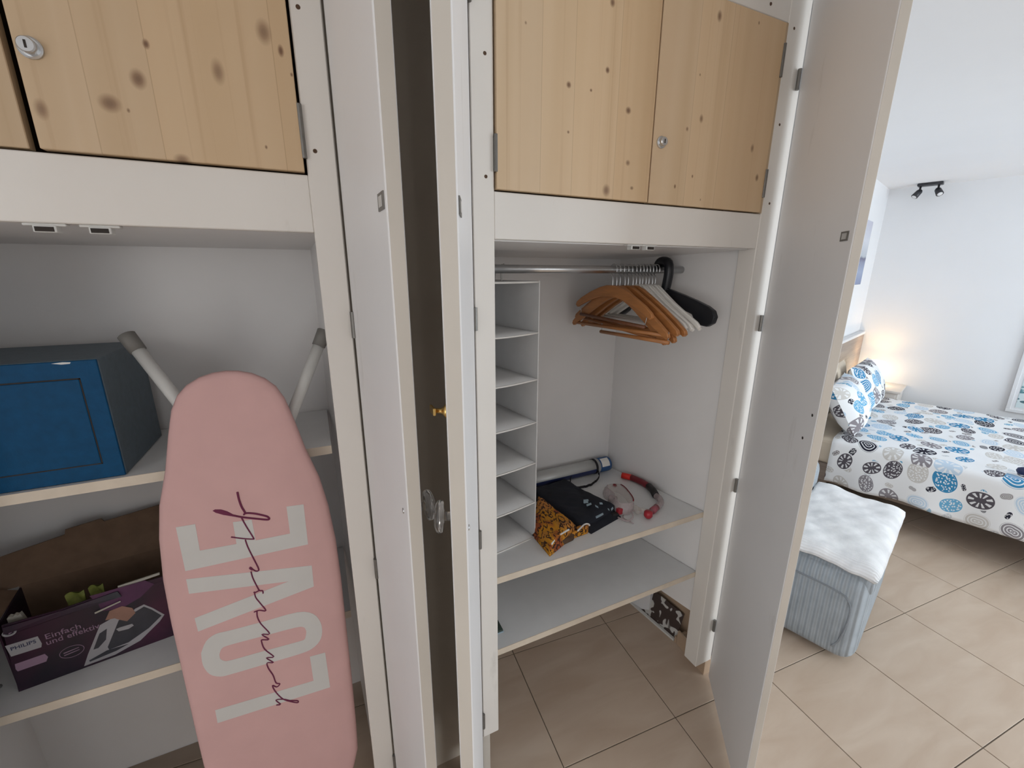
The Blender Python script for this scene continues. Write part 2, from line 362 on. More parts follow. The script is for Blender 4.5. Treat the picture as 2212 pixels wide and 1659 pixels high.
def pebble_material():
    m, N, L, P = nt('pebble_print_cotton')
    uv = N.new('ShaderNodeUVMap')
    def math_(op, a, b=None, c=None):
        n = N.new('ShaderNodeMath'); n.operation = op
        for i, x in enumerate((a, b, c)):
            if x is None: continue
            if isinstance(x, (int, float)): n.inputs[i].default_value = x
            else: L.new(x, n.inputs[i])
        return n.outputs[0]
    col = None; first = None
    base = N.new('ShaderNodeRGB'); base.outputs[0].default_value = (.86, .87, .88, 1); col = base.outputs[0]
    for (cell, off, rr0, rr1, palette) in (
        (.155, (0, 0, 0), .30, .46, [(.10, .09, .105), (.05, .25, .46), (.62, .60, .57), (.16, .42, .64), (.02, .02, .035), (.56, .68, .80), (.27, .25, .27)]),
        (.118, (3.3, 7.1, 0), .12, .24, [(.03, .03, .045), (.62, .60, .57), (.16, .40, .58), (.25, .23, .23), (.60, .63, .66)])):
        mp = N.new('ShaderNodeMapping'); mp.inputs['Scale'].default_value = (1/cell, 1/cell*1.15, 1); mp.inputs['Location'].default_value = off
        L.new(uv.outputs[0], mp.inputs[0])
        vo = N.new('ShaderNodeTexVoronoi'); vo.voronoi_dimensions = '2D'; vo.inputs['Scale'].default_value = 1.0; vo.inputs['Randomness'].default_value = .55
        L.new(mp.outputs[0], vo.inputs['Vector'])
        sp = N.new('ShaderNodeSeparateColor'); L.new(vo.outputs['Color'], sp.inputs[0])
        d = N.new('ShaderNodeVectorMath'); d.operation = 'SUBTRACT'; L.new(mp.outputs[0], d.inputs[0]); L.new(vo.outputs['Position'], d.inputs[1])
        sx = N.new('ShaderNodeSeparateXYZ'); L.new(d.outputs[0], sx.inputs[0])
        ang = math_('ARCTAN2', sx.outputs[1], sx.outputs[0])
        dist = vo.outputs['Distance']
        wob = math_('MULTIPLY_ADD', math_('SINE', math_('MULTIPLY_ADD', ang, 2.0, math_('MULTIPLY', sp.outputs[0], 20.0))), .05, dist)
        rad = math_('MULTIPLY_ADD', sp.outputs[1], rr1-rr0, rr0)
        q = math_('DIVIDE', wob, rad)
        mask = math_('LESS_THAN', q, 1.0)
        cr = N.new('ShaderNodeValToRGB'); cr.color_ramp.interpolation = 'CONSTANT'
        el = cr.color_ramp.elements
        while len(el) < len(palette): el.new(.5)
        for i, c in enumerate(palette):
            el[i].position = i/len(palette); el[i].color = (*c, 1)
        L.new(sp.outputs[2], cr.inputs[0])
        # motifs: petals, rings, dots
        pet = math_('MULTIPLY', math_('GREATER_THAN', math_('SINE', math_('MULTIPLY', ang, 9.0)), .25),
                    math_('MULTIPLY', math_('GREATER_THAN', q, .38), math_('LESS_THAN', q, .86)))
        ring = math_('GREATER_THAN', math_('SINE', math_('MULTIPLY', q, 22.0)), .45)
        v2 = N.new('ShaderNodeTexVoronoi'); v2.voronoi_dimensions = '2D'; v2.inputs['Scale'].default_value = 11.0; L.new(mp.outputs[0], v2.inputs['Vector'])
        dots = math_('MULTIPLY', math_('LESS_THAN', v2.outputs['Distance'], .30), math_('LESS_THAN', q, .9))
        r0 = sp.outputs[0]
        mot = math_('ADD', math_('MULTIPLY', pet, math_('LESS_THAN', r0, .36)),
                    math_('ADD', math_('MULTIPLY', ring, math_('MULTIPLY', math_('GREATER_THAN', r0, .36), math_('LESS_THAN', r0, .56))),
                          math_('MULTIPLY', dots, math_('GREATER_THAN', r0, .56))))
        fac = math_('MULTIPLY', mask, math_('SUBTRACT', 1.0, math_('MULTIPLY', mot, .85)))
        if first is None: first = q
        else: fac = math_('MULTIPLY', fac, math_('GREATER_THAN', first, 1.12))
        g = N.new('ShaderNodeMix'); g.data_type = 'RGBA'; L.new(fac, g.inputs[0]); L.new(col, g.inputs[6]); L.new(cr.outputs[0], g.inputs[7])
        col = g.outputs[2]
    L.new(col, P.inputs['Base Color']); P.inputs['Roughness'].default_value = .9; P.inputs['Specular IOR Level'].default_value = .15
    return m
M['pebble'] = pebble_material()

def tiger_material():
    m, N, L, P = nt('tiger_print_cloth')
    tc = N.new('ShaderNodeTexCoord')
    mp = N.new('ShaderNodeMapping'); mp.inputs['Rotation'].default_value = (0, 0, 1.2); mp.inputs['Scale'].default_value = (1, .45, 1)
    L.new(tc.outputs['Object'], mp.inputs[0])
    n0 = N.new('ShaderNodeTexNoise'); n0.inputs['Scale'].default_value = 11; n0.inputs['Detail'].default_value = 2
    L.new(tc.outputs['Object'], n0.inputs['Vector'])
    cr = N.new('ShaderNodeValToRGB'); e = cr.color_ramp.elements
    e[0].position = .40; e[0].color = (.36, .085, .02, 1); e[1].position = .47; e[1].color = (.62, .27, .012, 1)
    e2 = e.new(.66); e2.color = (.55, .22, .05, 1)
    L.new(n0.outputs['Fac'], cr.inputs[0])
    w = N.new('ShaderNodeTexWave'); w.inputs['Scale'].default_value = 20; w.inputs['Distortion'].default_value = 16; w.inputs['Detail'].default_value = 3; w.inputs['Detail Scale'].default_value = 2.2
    L.new(mp.outputs[0], w.inputs['Vector'])
    mr = N.new('ShaderNodeMapRange'); mr.inputs[1].default_value = .74; mr.inputs[2].default_value = .86
    L.new(w.outputs['Fac'], mr.inputs[0])
    g = N.new('ShaderNodeMix'); g.data_type = 'RGBA'; g.inputs[7].default_value = (.035, .012, .008, 1)
    L.new(mr.outputs[0], g.inputs[0]); L.new(cr.outputs[0], g.inputs[6])
    L.new(g.outputs[2], P.inputs['Base Color']); P.inputs['Roughness'].default_value = .9
    return m
M['tiger'] = tiger_material()

def ribbed(name, col, freq, depth, axis=1):
    m, N, L, P = nt(name)
    uv = N.new('ShaderNodeUVMap')
    w = N.new('ShaderNodeTexWave'); w.bands_direction = 'XYZ'[axis]; w.inputs['Scale'].default_value = freq; w.inputs['Distortion'].default_value = .3
    L.new(uv.outputs[0], w.inputs['Vector'])
    nz = N.new('ShaderNodeTexNoise'); nz.inputs['Scale'].default_value = 14; nz.inputs['Detail'].default_value = 5
    L.new(uv.outputs[0], nz.inputs['Vector'])
    cr = N.new('ShaderNodeValToRGB'); cr.color_ramp.elements[0].position = .25; cr.color_ramp.elements[1].position = .75
    cr.color_ramp.elements[0].color = mul(col, .82); cr.color_ramp.elements[1].color = mul(col, 1.12)
    L.new(nz.outputs['Fac'], cr.inputs[0]); L.new(cr.outputs[0], P.inputs['Base Color'])
    b = N.new('ShaderNodeBump'); b.inputs['Strength'].default_value = depth; b.inputs['Distance'].default_value = .006
    L.new(w.outputs['Fac'], b.inputs['Height']); L.new(b.outputs[0], P.inputs['Normal'])
    P.inputs['Roughness'].default_value = .85
    P.inputs['Sheen Weight'].default_value = .2
    return m
M['grey_sofa'] = ribbed('grey_corduroy', (.37, .41, .445, 1), 15.0, .9, 0)
M['towel'] = ribbed('white_waffle_towel', (.90, .905, .915, 1), 40.0, .35, 0)

def carton_material():
    m, N, L, P = nt('dark_purple_carton')
    tc = N.new('ShaderNodeTexCoord')
    nz = N.new('ShaderNodeTexNoise'); nz.inputs['Scale'].default_value = 7; nz.inputs['Detail'].default_value = 2
    L.new(tc.outputs['Object'], nz.inputs['Vector'])
    cr = N.new('ShaderNodeValToRGB'); e = cr.color_ramp.elements
    e[0].position = .38; e[0].color = (.010, .007, .016, 1); e[1].position = .70; e[1].color = (.055, .008, .032, 1)
    L.new(nz.outputs['Fac'], cr.inputs[0]); L.new(cr.outputs[0], P.inputs['Base Color']); P.inputs['Roughness'].default_value = .45
    return m
M['carton'] = carton_material()
def cow_material():
    m, N, L, P = nt('brown_white_patches')
    tc = N.new('ShaderNodeTexCoord')
    nz = N.new('ShaderNodeTexNoise'); nz.inputs['Scale'].default_value = 24; nz.inputs['Detail'].default_value = 1; nz.inputs['Distortion'].default_value = .5
    L.new(tc.outputs['Object'], nz.inputs['Vector'])
    cr = N.new('ShaderNodeValToRGB'); cr.color_ramp.interpolation = 'LINEAR'; e = cr.color_ramp.elements
    e[0].position = .56; e[0].color = (.055, .035, .03, 1); e[1].position = .59; e[1].color = (.58, .56, .53, 1)
    L.new(nz.outputs['Fac'], cr.inputs[0]); L.new(cr.outputs[0], P.inputs['Base Color']); P.inputs['Roughness'].default_value = .6
    return m
M['cow'] = cow_material()
def sea_material():
    m, N, L, P = nt('hazy_sea_print')
    tc = N.new('ShaderNodeTexCoord'); sp = N.new('ShaderNodeSeparateXYZ'); L.new(tc.outputs['Object'], sp.inputs[0])
    nz = N.new('ShaderNodeTexNoise'); nz.inputs['Scale'].default_value = 9; L.new(tc.outputs['Object'], nz.inputs['Vector'])
    ad = N.new('ShaderNodeMath'); ad.operation = 'MULTIPLY_ADD'; ad.inputs[1].default_value = .04
    L.new(nz.outputs['Fac'], ad.inputs[0]); L.new(sp.outputs['Z'], ad.inputs[2])
    mr = N.new('ShaderNodeMapRange'); mr.inputs[1].default_value = 0; mr.inputs[2].default_value = .48; L.new(ad.outputs[0], mr.inputs[0])
    cr = N.new('ShaderNodeValToRGB'); e = cr.color_ramp.elements
    e[0].position = 0; e[0].color = (.22, .25, .38, 1); e[1].position = 1; e[1].color = (.52, .52, .60, 1)
    for p, c in ((.25, (.32, .37, .50, 1)), (.40, (.26, .28, .38, 1)), (.46, (.15, .15, .22, 1)), (.50, (.46, .49, .53, 1)), (.75, (.60, .61, .66, 1))):
        a = e.new(p); a.color = c
    L.new(mr.outputs[0], cr.inputs[0]); L.new(cr.outputs[0], P.inputs['Base Color']); P.inputs['Roughness'].default_value = .8
    return m
M['sea'] = sea_material()
def teal_material():
    m, N, L, P = nt('teal_dab_print')
    tc = N.new('ShaderNodeTexCoord'); mp = N.new('ShaderNodeMapping'); mp.inputs['Scale'].default_value = (18, 14, 42)
    L.new(tc.outputs['Object'], mp.inputs[0])
    vo = N.new('ShaderNodeTexVoronoi'); vo.inputs['Scale'].default_value = 1; L.new(mp.outputs[0], vo.inputs['Vector'])
    sp = N.new('ShaderNodeSeparateXYZ'); L.new(tc.outputs['Object'], sp.inputs[0])
    mr = N.new('ShaderNodeMapRange'); mr.inputs[1].default_value = .05; mr.inputs[2].default_value = .32
    L.new(sp.outputs['Z'], mr.inputs[0])
    c0 = N.new('ShaderNodeValToRGB'); e = c0.color_ramp.elements
    e[0].color = (.06, .10, .12, 1); e[1].color = (.55, .70, .73, 1); a = e.new(.5); a.color = (.10, .26, .30, 1)
    L.new(mr.outputs[0], c0.inputs[0])
    lt = N.new('ShaderNodeMath'); lt.operation = 'LESS_THAN'; lt.inputs[1].default_value = .52; L.new(vo.outputs['Distance'], lt.inputs[0])
    g = N.new('ShaderNodeMix'); g.data_type = 'RGBA'; g.inputs[6].default_value = (.62, .72, .74, 1)
    L.new(lt.outputs[0], g.inputs[0]); L.new(c0.outputs[0], g.inputs[7]); L.new(g.outputs[2], P.inputs['Base Color'])
    return m
M['teal'] = teal_material()
def greywood():
    return plain('grey_oak', (.30, .24, .20, 1), .5, .16, 6, stretch=(.6, .6, 9))
M['greyoak'] = greywood()
M['nightwood'] = plain('pale_nightstand', (.70, .65, .60, 1), .45, .04, 8)
def emis(name, col, s):
    m, N, L, P = nt(name)
    P.inputs['Base Color'].default_value = (.9, .85, .75, 1)
    P.inputs['Emission Color'].default_value = col; P.inputs['Emission Strength'].default_value = s
    return m
M['glow'] = emis('lit_lampshade', (1.0, .80, .55, 1), 4.0)

# ------------------------------------------------------------------ the room
CZ = 2.26
# floor: a slab with a tile grid on it
b = 1.205396-1.137089
room = [W(-2.75, -3.05), W(5.3, -3.05), W(5.3, .89), W(1.7, .89), Vector((1.36, 1.7, 0)), Vector((-1.75, 1.7, 0)), Vector((-1.75, -3.7, 0))]
bm = bmesh.new(); bm_prism(bm, [(p.x, p.y, -.10) for p in room], (0, 0, .097))
floor = struct(from_bm('floor', bm, M['grout']))
tm = bmesh.new(); bm_box(tm, (.0, .0, -.0035), (.4468, .4468, 0), .0008)
tile_me = bpy.data.meshes.new('floor_tile'); tm.to_mesh(tile_me); tm.free(); tile_me.materials.append(M['tile'])
def inside(p, poly):
    c = False; n = len(poly)
    for i in range(n):
        a, d = poly[i], poly[(i+1) % n]
        if (a.y > p.y) != (d.y > p.y) and p.x < (d.x-a.x)*(p.y-a.y)/(d.y-a.y)+a.x: c = not c
    return c
for i in range(-6, 12):
    for j in range(-9, 6):
        u = .9665+.45*i; v = .8675+.45*j
        t = lambda a, c: Vector((a*math.cos(b)+c*math.sin(b), -a*math.sin(b)+c*math.cos(b), 0))
        if not inside(t(u+.225, v+.225), room): continue
        o = bpy.data.objects.new('floor_tile', tile_me); COL.objects.link(o); o.parent = floor
        o.location = t(u, v); o.rotation_euler = (0, 0, -b)

bm = bmesh.new(); bm_prism(bm, [(p.x, p.y, CZ) for p in room], (0, 0, .1))
struct(from_bm('ceiling', bm, M['ceil']))
def wall_uv(name, u0, v0, u1, v1, z0=0, z1=CZ, mat=None):
    pts = [W(u0, v0, z0), W(u1, v0, z0), W(u1, v1, z0), W(u0, v1, z0)]
    bm = bmesh.new(); bm_prism(bm, pts, (0, 0, z1-z0)); return struct(from_bm(name, bm, mat or M['wall']))
wall_uv('wall_right', 5.18, -3.0, 5.30, .89)
wall_uv('wall_headboard', 1.56, .78, 5.18, .89)
# window wall behind the camera, with its opening and one for the added hall window
bm = bmesh.new()
for (u0, u1, z0, z1) in ((-2.6, W2_U0, 0, CZ), (W2_U1, WIN_U0, 0, CZ), (W2_U0, W2_U1, 0, W2_Z0), (W2_U0, W2_U1, W2_Z1, CZ), (WIN_U1, 5.18, 0, CZ), (WIN_U0, WIN_U1, 0, WIN_Z0), (WIN_U0, WIN_U1, WIN_Z1, CZ)):
    bm_prism(bm, [W(u0, WIN_V-.12, z0), W(u1, WIN_V-.12, z0), W(u1, WIN_V, z0), W(u0, WIN_V, z0)], (0, 0, z1-z0))
struct(from_bm('wall_back', bm, M['wall']))
def window(name, u0, u1, z0, z1, loc=None, rot=BETA):
    win = bpy.data.objects.new(name, None); COL.objects.link(win); win['kind'] = 'structure'
    win.location = loc or W(u0, WIN_V-.06, z0); win.rotation_euler = (0, 0, rot); ORG[win.name] = Vector((0, 0, 0))
    ww, wh = u1-u0, z1-z0
    bm = bmesh.new()
    for a, c in (((0, -.03, 0), (ww, .03, .06)), ((0, -.03, wh-.06), (ww, .03, wh)), ((0, -.03, .06), (.06, .03, wh-.06)), ((ww-.06, -.03, .06), (ww, .03, wh-.06)), ((ww/2-.04, -.03, .06), (ww/2+.04, .03, wh-.06))):
        bm_box(bm, a, c, .004)
    from_bm('window_frame', bm, M['frame_w'], win)
    for k in (0, 1):
        x0 = .06 if k == 0 else ww/2+.04; x1 = ww/2-.04 if k == 0 else ww-.06
        box('window_pane', (x0, -.004, .06), (x1, .004, wh-.06), M['pane'], win, 0)
window('window_1', WIN_U0, WIN_U1, WIN_Z0, WIN_Z1); window('fill_window_back', W2_U0, W2_U1, W2_Z0, W2_Z1)  # the second, unseen window is added to carry the hall fill
window('fill_window_side', W3_Y0, W3_Y1, W3_Z0, W3_Z1, (-1.70, W3_Y0, W3_Z0), math.pi/2)  # unseen left window, added for the side fill
bm = bmesh.new()
for y0, y1, z0, z1 in ((-3.9, W3_Y0, 0, CZ), (W3_Y1, 1.6, 0, CZ), (W3_Y0, W3_Y1, 0, W3_Z0), (W3_Y0, W3_Y1, W3_Z1, CZ)): bm_box(bm, (-1.75, y0, z0), (-1.65, y1, z1))
struct(from_bm('wall_left', bm, M['wall']))
# wall pieces around the built-in wardrobes
YF = .8725
struct(box('wall_recess', (.052, 1.006, 0), (.318, 1.06, CZ), M['recess'], None, 0))
struct(box('wall_wardrobe_left', (-1.65, YF, 0), (-.722, .95, CZ), M['wall'], None, 0))
struct(vprism('wall_wardrobe_right', [(1.345, YF+.004), (1.43, YF+.004), (1.43, 1.6), (1.345, 1.6)], 0, CZ, M['wall'], None, 0))
struct(box('wall_wardrobe_back', (-1.65, 1.42, 0), (1.345, 1.6, CZ), M['wall'], None, 0))

# ------------------------------------------------------------------ wardrobes
def screw(parent, x, z, y=YF, r=.0032):
    disc('screw', (x, y, z), (0, -1, 0), [(r*1.2, -.001), (r*1.1, .0004), (r*.6, .0006), (r*.5, .0001)], M['brown'], parent, 10)
def up_hinge(parent, x, z0, z1, y):
    bm = bmesh.new()
    bm_tube(bm, [(x, y, z0), (x, y, z1)], .0042, 8)
    bm_box(bm, (x-.0035, y+.001, z0+.004), (x+.0035, y+.004, z1-.004), 0)
    from_bm('hinge', bm, M['dsteel'], parent)
def lock(parent, x, z, y):
    l = disc('lock', (x, y, z), (0, -1, 0), [(.0135, -.004), (.0135, .003), (.0115, .0045), (.0098, .0045), (.0098, .012), (.0085, .0135), (.0001, .0135)], M['steel'], parent, 24, smooth=False)
    box('keyhole', (x-.0012, y-.0142, z-.0045), (x+.0012, y-.0132, z+.0045), M['dark'], l, 0)
def strike(parent, x, z):
    bm = bmesh.new(); bm_box(bm, (x-.024, YF+.006, z-.004), (x+.024, YF+.02, z), .001); bm_box(bm, (x-.013, YF+.004, z-.013), (x+.013, YF+.022, z-.003), .001)
    s = from_bm('door_catch', bm, M['legwhite'], parent)
    box('magnet', (x-.0105, YF+.003, z-.0118), (x+.0105, YF+.018, z-.0135), M['dark'], s, 0) if False else box('magnet', (x-.0105, YF+.0032, z-.0118), (x+.0105, YF+.012, z-.0052), M['dark'], s, 0)
def knots(th, L): return [(x-th.location.x, z, rx, rz, d) for x, z, rx, rz, d in L]

# ---- left wardrobe
wl = thing('wardrobe', 'white built-in wardrobe with blue safe and pink ironing board inside', 'wardrobe', (-.34, YF, 0), group='built-in wardrobes')
box('stile', (.014, YF, .04), (.0625, .93, CZ-.002), M['white'], wl, .002)
box('stile', (-.72, YF, .04), (-.64, .93, CZ-.002), M['white'], wl, .002)
box('rail', (-.64, YF+.0012, 1.617), (.014, YF+.024, 1.711), M['white'], wl, .0015)
box('rail', (-.64, YF+.0012, 2.174), (.014, YF+.024, CZ-.002), M['white'], wl, .0015)
prism('ceiling_panel', [(-.80, YF+.0245, 1.617), (-.80, 1.321, 1.606), (-.80, 1.321, 1.62), (-.80, YF+.0245, 1.631)], (.823, 0, 0), M['panel'], wl)
box('back_panel', (-.83, 1.322, .11), (.06, 1.34, CZ-.002), M['panel'], wl, 0)
vprism('side_panel', [(.0235, .93), (.042, .93), (.03, 1.322), (.006, 1.322)], .13, CZ-.002, M['panel'], wl, 0)
box('side_panel', (-.83, .93, .0), (-.812, 1.322, CZ-.002), M['panel'], wl, 0)
for z in (1.15, .676):
    s = box('shelf', (-.81, 1.0235, z-.02), (.001, 1.318, z), M['shelf'], wl, .0005)
    box('shelf_edge', (-.81, 1.0215, z-.0205), (.001, 1.0233, z+.0002), M['edge'], s, 0)
lk = knots(wl, [(x, z, rx, rz, d) for (x, z), rx, rz, d in zip([(-0.0264, 1.9101), (-0.0053, 1.8888), (-0.0958, 1.8449), (-0.1971, 1.8185), (-0.2357, 1.7821), (-0.3114, 1.764), (-0.1797, 1.8652), (-0.1614, 1.7157), (-0.044, 1.7466), (0.0064, 1.8579), (-0.2157, 1.7758)], (.010, .004, .008, .009, .012, .007, .004, .010, .002, .002, .002), (.016, .008, .016, .012, .011, .012, .006, .008, .003, .003, .003), (.55, .85, .5, .7, .65, .55, .8, .6, .7, .7, .6))])
box_l = box('cupboard_door', (-.3235, YF-.006, 1.7145), (.0095, YF+.012, 2.1705), pine('pine_left_wide', lk, .98, .2, [(j-wl.location.x, t) for j, t in zip([x for x, _ in [(-0.1815, 1.8249), (-0.0168, 1.8513), (-0.2568, 1.8128)]], (1.04, .97, .98))]), wl, .001)
box('cupboard_door', (-.637, YF+.002, 1.7145), (-.3375, YF+.02, 2.1705), pine('pine_left_edge', knots(wl, [(-.36, 1.80, .005, .012, .6), (-.5, 1.9, .009, .012, .6)]), .9, 1.4), wl, .001)
lx, lz = (-0.3066, 1.8364)
lock(box_l, lx, lz, YF-.006)
up_hinge(wl, .0118, 1.736, 1.818, YF-.004); up_hinge(wl, .0118, 2.05, 2.13, YF-.004)
box('cupboard_back', (-.80, 1.0, 1.65), (.02, 1.012, CZ-.004), M['brown'], wl, 0)
for x, z in ((.027, 1.957), (.0295, 1.75)): screw(wl, x, z)
strike(wl, -.345, 1.617); strike(wl, -.283, 1.617)

# ---- right wardrobe
wr = thing('wardrobe', 'white built-in wardrobe with coat hangers and hanging fabric shelves', 'wardrobe', (.775, YF, 0), group='built-in wardrobes')
box('stile', (.315, YF, .229), (.3635, .93, CZ-.002), M['white'], wr, .002)
box('plinth', (.319, .895, 0), (.345, .93, .227), M['band'], wr, .003)
box('stile', (1.192, YF, .068), (1.275, .93, CZ-.002), M['white'], wr, .002)
box('rail', (.3635, YF+.0012, 1.617), (1.192, YF+.024, 1.711), M['white'], wr, .0015)
box('rail', (.3635, YF+.0012, 2.174), (1.192, YF+.024, CZ-.002), M['white'], wr, .0015)
prism('ceiling_panel', [(.337, YF+.0245, 1.6145), (.337, 1.387, 1.598), (.337, 1.387, 1.61), (.337, YF+.0245, 1.6285)], (.85, 0, 0), M['panel'], wr)
box('back_panel', (.30, 1.388, .0), (1.33, 1.405, CZ-.002), M['panel'], wr, 0)
box('side_panel', (.318, .93, .06), (.336, 1.388, CZ-.002), M['panel'], wr, 0)
vprism('side_panel', [(1.204, .93), (1.222, .93), (1.133, 1.388), (1.115, 1.388)], .275, CZ-.002, M['panel'], wr, 0)
for z, yf in ((.712, .931), (.458, .931)):
    xr = lambda y: 1.203-.1943*(y-.93)
    s = vprism('shelf', [(.337, yf+.002), (xr(yf+.002)-.002, yf+.002), (xr(1.386)-.002, 1.386), (.337, 1.386)], z-.02, z, M['shelf'], wr, .0005)
    box('shelf_edge', (.337, yf, z-.0205), (xr(yf)-.003, yf+.0018, z+.0002), M['edge'], s, 0)
tube('hanging_rail', [(.337, 1.12, 1.557), (1.165, 1.12, 1.557)], .0118, M['steel'], wr, 16)
ka = [(0.631, 2.092), (0.6899, 1.9017), (0.6272, 1.9697), (0.5311, 1.927), (0.5871, 1.9256), (0.5336, 1.8392), (0.6982, 1.7952), (0.6411, 1.732), (0.7146, 1.7424), (0.4296, 2.0153)]
box_a = box('cupboard_door', (.3665, YF-.006, 1.7145), (.7655, YF+.012, 2.1705), pine('pine_left_leaf', knots(wr, [(x, z, rx, rz, d) for (x, z), rx, rz, d in zip(ka, (.006, .007, .005, .0055, .003, .003, .006, .010, .005, .0025), (.008, .007, .006, .006, .003, .003, .006, .012, .004, .003), (.75, .8, .85, .8, .8, .7, .6, .6, .6, .5))]), 1.04, .7, [(j-wr.location.x, t) for j, t in zip([x for x, _ in [(0.4669, 1.9263), (0.5455, 1.9388), (0.6601, 1.9571)]], (1.03, 1.0, .98))]), wr, .001)
kb = [(0.9424, 2.1345), (0.9182, 1.9164), (0.8748, 1.8883), (0.8991, 2.0073), (1.0783, 2.1486), (1.1145, 1.8718), (1.149, 1.8024), (0.9081, 1.7852), (0.8525, 1.7572), (0.9448, 1.7324)]
box_b = box('cupboard_door', (.7715, YF-.003, 1.7145), (1.182, YF+.015, 2.1705), pine('pine_right_leaf', knots(wr, [(x, z, rx, rz, d) for (x, z), rx, rz, d in zip(kb, (.007, .006, .004, .0025, .003, .006, .006, .003, .0035, .002), (.011, .009, .005, .003, .004, .010, .009, .004, .005, .003), (.7, .6, .6, .6, .6, .55, .7, .7, .75, .6))]), 1.06, 2.3, [(j-wr.location.x, t) for j, t in zip([x for x, _ in [(0.9923, 2.01), (0.8858, 1.8564)]], (.97, 1.02))]), wr, .001)
kx, kz = (0.7952, 1.8496)
lock(box_b, kx, kz, YF-.003)
box('cupboard_liner', (1.184, YF-.001, 1.7125), (1.191, YF+.02, 2.172), pine('pine_liner', [], .8, 3.3), wr, 0)
for z0, z1 in ((1.754, 1.826), (2.049, 2.125)): up_hinge(wr, 1.1845, z0, z1, YF-.004)
for z0, z1 in ((1.747, 1.816), (2.05, 2.125)): up_hinge(wr, .3655, z0, z1, YF-.004)
box('cupboard_back', (.34, 1.0, 1.65), (1.19, 1.012, CZ-.004), M['brown'], wr, 0)
for x, z in ((.346, 1.952), (.345, 1.737), (1.116, 2.198), (1.216, 2.166), (1.2145, 1.942), (1.221, 1.741)): screw(wr, x, z)
strike(wr, .749, 1.617); strike(wr, .797, 1.617)

# ---- tall hinged doors, standing open
def hdoor(parent, hinge, free, thick, side, z0, z1, name='door'):
    """door leaf whose inner face runs hinge->free; thick is added towards `side` (+1 = left of that direction)"""
    h = Vector((*hinge, 0)); f = Vector((*free, 0)); d = (f-h).normalized(); n = Vector((-d.y, d.x, 0))*side
    pts = [h, f, f+n*thick, h+n*thick]
    if side < 0: pts = pts[::-1]
    o = prism(name, [(p.x, p.y, z0) for p in pts], (0, 0, z1-z0), M['door'], parent, .0022, 2)
    e = f+d*.0001
    prism('edge_band', [(p.x, p.y, z0+.002) for p in (e+n*.0018, e+d*.0008+n*.0018, e+d*.0008+n*(thick-.0018), e+n*(thick-.0018))], (0, 0, z1-z0-.004), M['band'], o)
    return o, d, n
def leaf_hinge(parent, c, d, z, h=.05):
    bm = bmesh.new()
    bm_tube(bm, [(c[0], c[1], z-h/2), (c[0], c[1], z+h/2)], .0052, 10)
    return from_bm('hinge', bm, M['dsteel'], parent)
def knob(door, p, n, mat):
    k = disc('knob', p, n, [(.006, 0), (.006, .010), (.012, .0115), (.021, .0125), (.0225, .016), (.0215, .020), (.016, .023), (.0001, .024)], mat, door, 24)
    return k
def catch_plate(door, p, d, n):
    """thin plate on the inner face; d along the door, n out of the inner face"""
    d = Vector(d); n = Vector(n); p = Vector(p); up = Vector((0, 0, 1))
    pts = [p+d*a+up*c for a, c in ((-.015, -.0095), (.015, -.0095), (.015, .0095), (-.015, .0095))]
    o = prism('catch_plate', pts, n*.0015, M['dsteel'], door)
    prism('catch_slot', [p+n*.0016+d*a+up*c for a, c in ((-.009, -.006), (.009, -.006), (.009, .006), (-.009, .006))], n*.0003, M['steel'], o)
# left wardrobe's right-hand door
d1, dd, n1 = hdoor(wl, (.0655, .8712), (.0835, .5105), .0195, 1, .02, 2.245)
n1 = n1.normalized()
knob(d1, Vector((.1035, .545, 1.222)), n1, M['acrylic'])
disc('screw', (.0822, .5355, 1.228), -n1, [(.004, -.001), (.004, .001), (.002, .0015)], M['steel'], d1, 12)
catch_plate(d1, (.0824, .5325, 1.627), dd, -n1)
for z in (.3, .9, 1.45, 2.05): leaf_hinge(d1, (.0645, .8665), dd, z)
# right wardrobe's left-hand door
d2, dd2, n2 = hdoor(wr, (.3125, .8712), (.149, .4575), .0215, -1, .02, 2.245)
knob(d2, Vector((.1415, .5010, 1.2235))+Vector((0, 0, 0)), n2, M['acrylic'])
disc('screw', (.1575, .4785, 1.215), -n2, [(.004, -.001), (.004, .001), (.002, .0015)], M['steel'], d2, 12)
catch_plate(d2, (.1575, .4785, 1.619), dd2, -n2)
k = disc('brass_key_plate', (.1435, .506, 1.375), n2, [(.009, 0), (.010, .003), (.006, .006), (.0035, .010), (.0035, .017)], M['brass'], d2, 16)
bm = bmesh.new(); bm_box(bm, (-.0018, -.010, -.004), (.0018, .010, .006), .0008)
bmesh.ops.transform(bm, matrix=Matrix.Translation(Vector((.1435, .506, 1.375))+n2*.020), verts=bm.verts)
from_bm('key', bm, M['brass'], k)
for z in (.3, .9, 1.45, 2.05): leaf_hinge(d2, (.3135, .8665), dd2, z)
# right wardrobe's right-hand door
d3, dd3, n3 = hdoor(wr, (1.2535, .8575), (.990, .5185), .0205, 1, .014, 2.245)
for z in (.245, .838, 1.396, 2.054): leaf_hinge(d3, (1.2555, .866), dd3, z)
catch_plate(d3, (1.010, .5445, 1.622), dd3, -n3)
for x, y, z in ((1.018, .555, 1.17), (1.003, .5355, 1.235)):
    disc('screw', (x, y, z), -n3, [(.0035, -.001), (.0035, .0006), (.001, .001)], M['dark'], d3, 10)

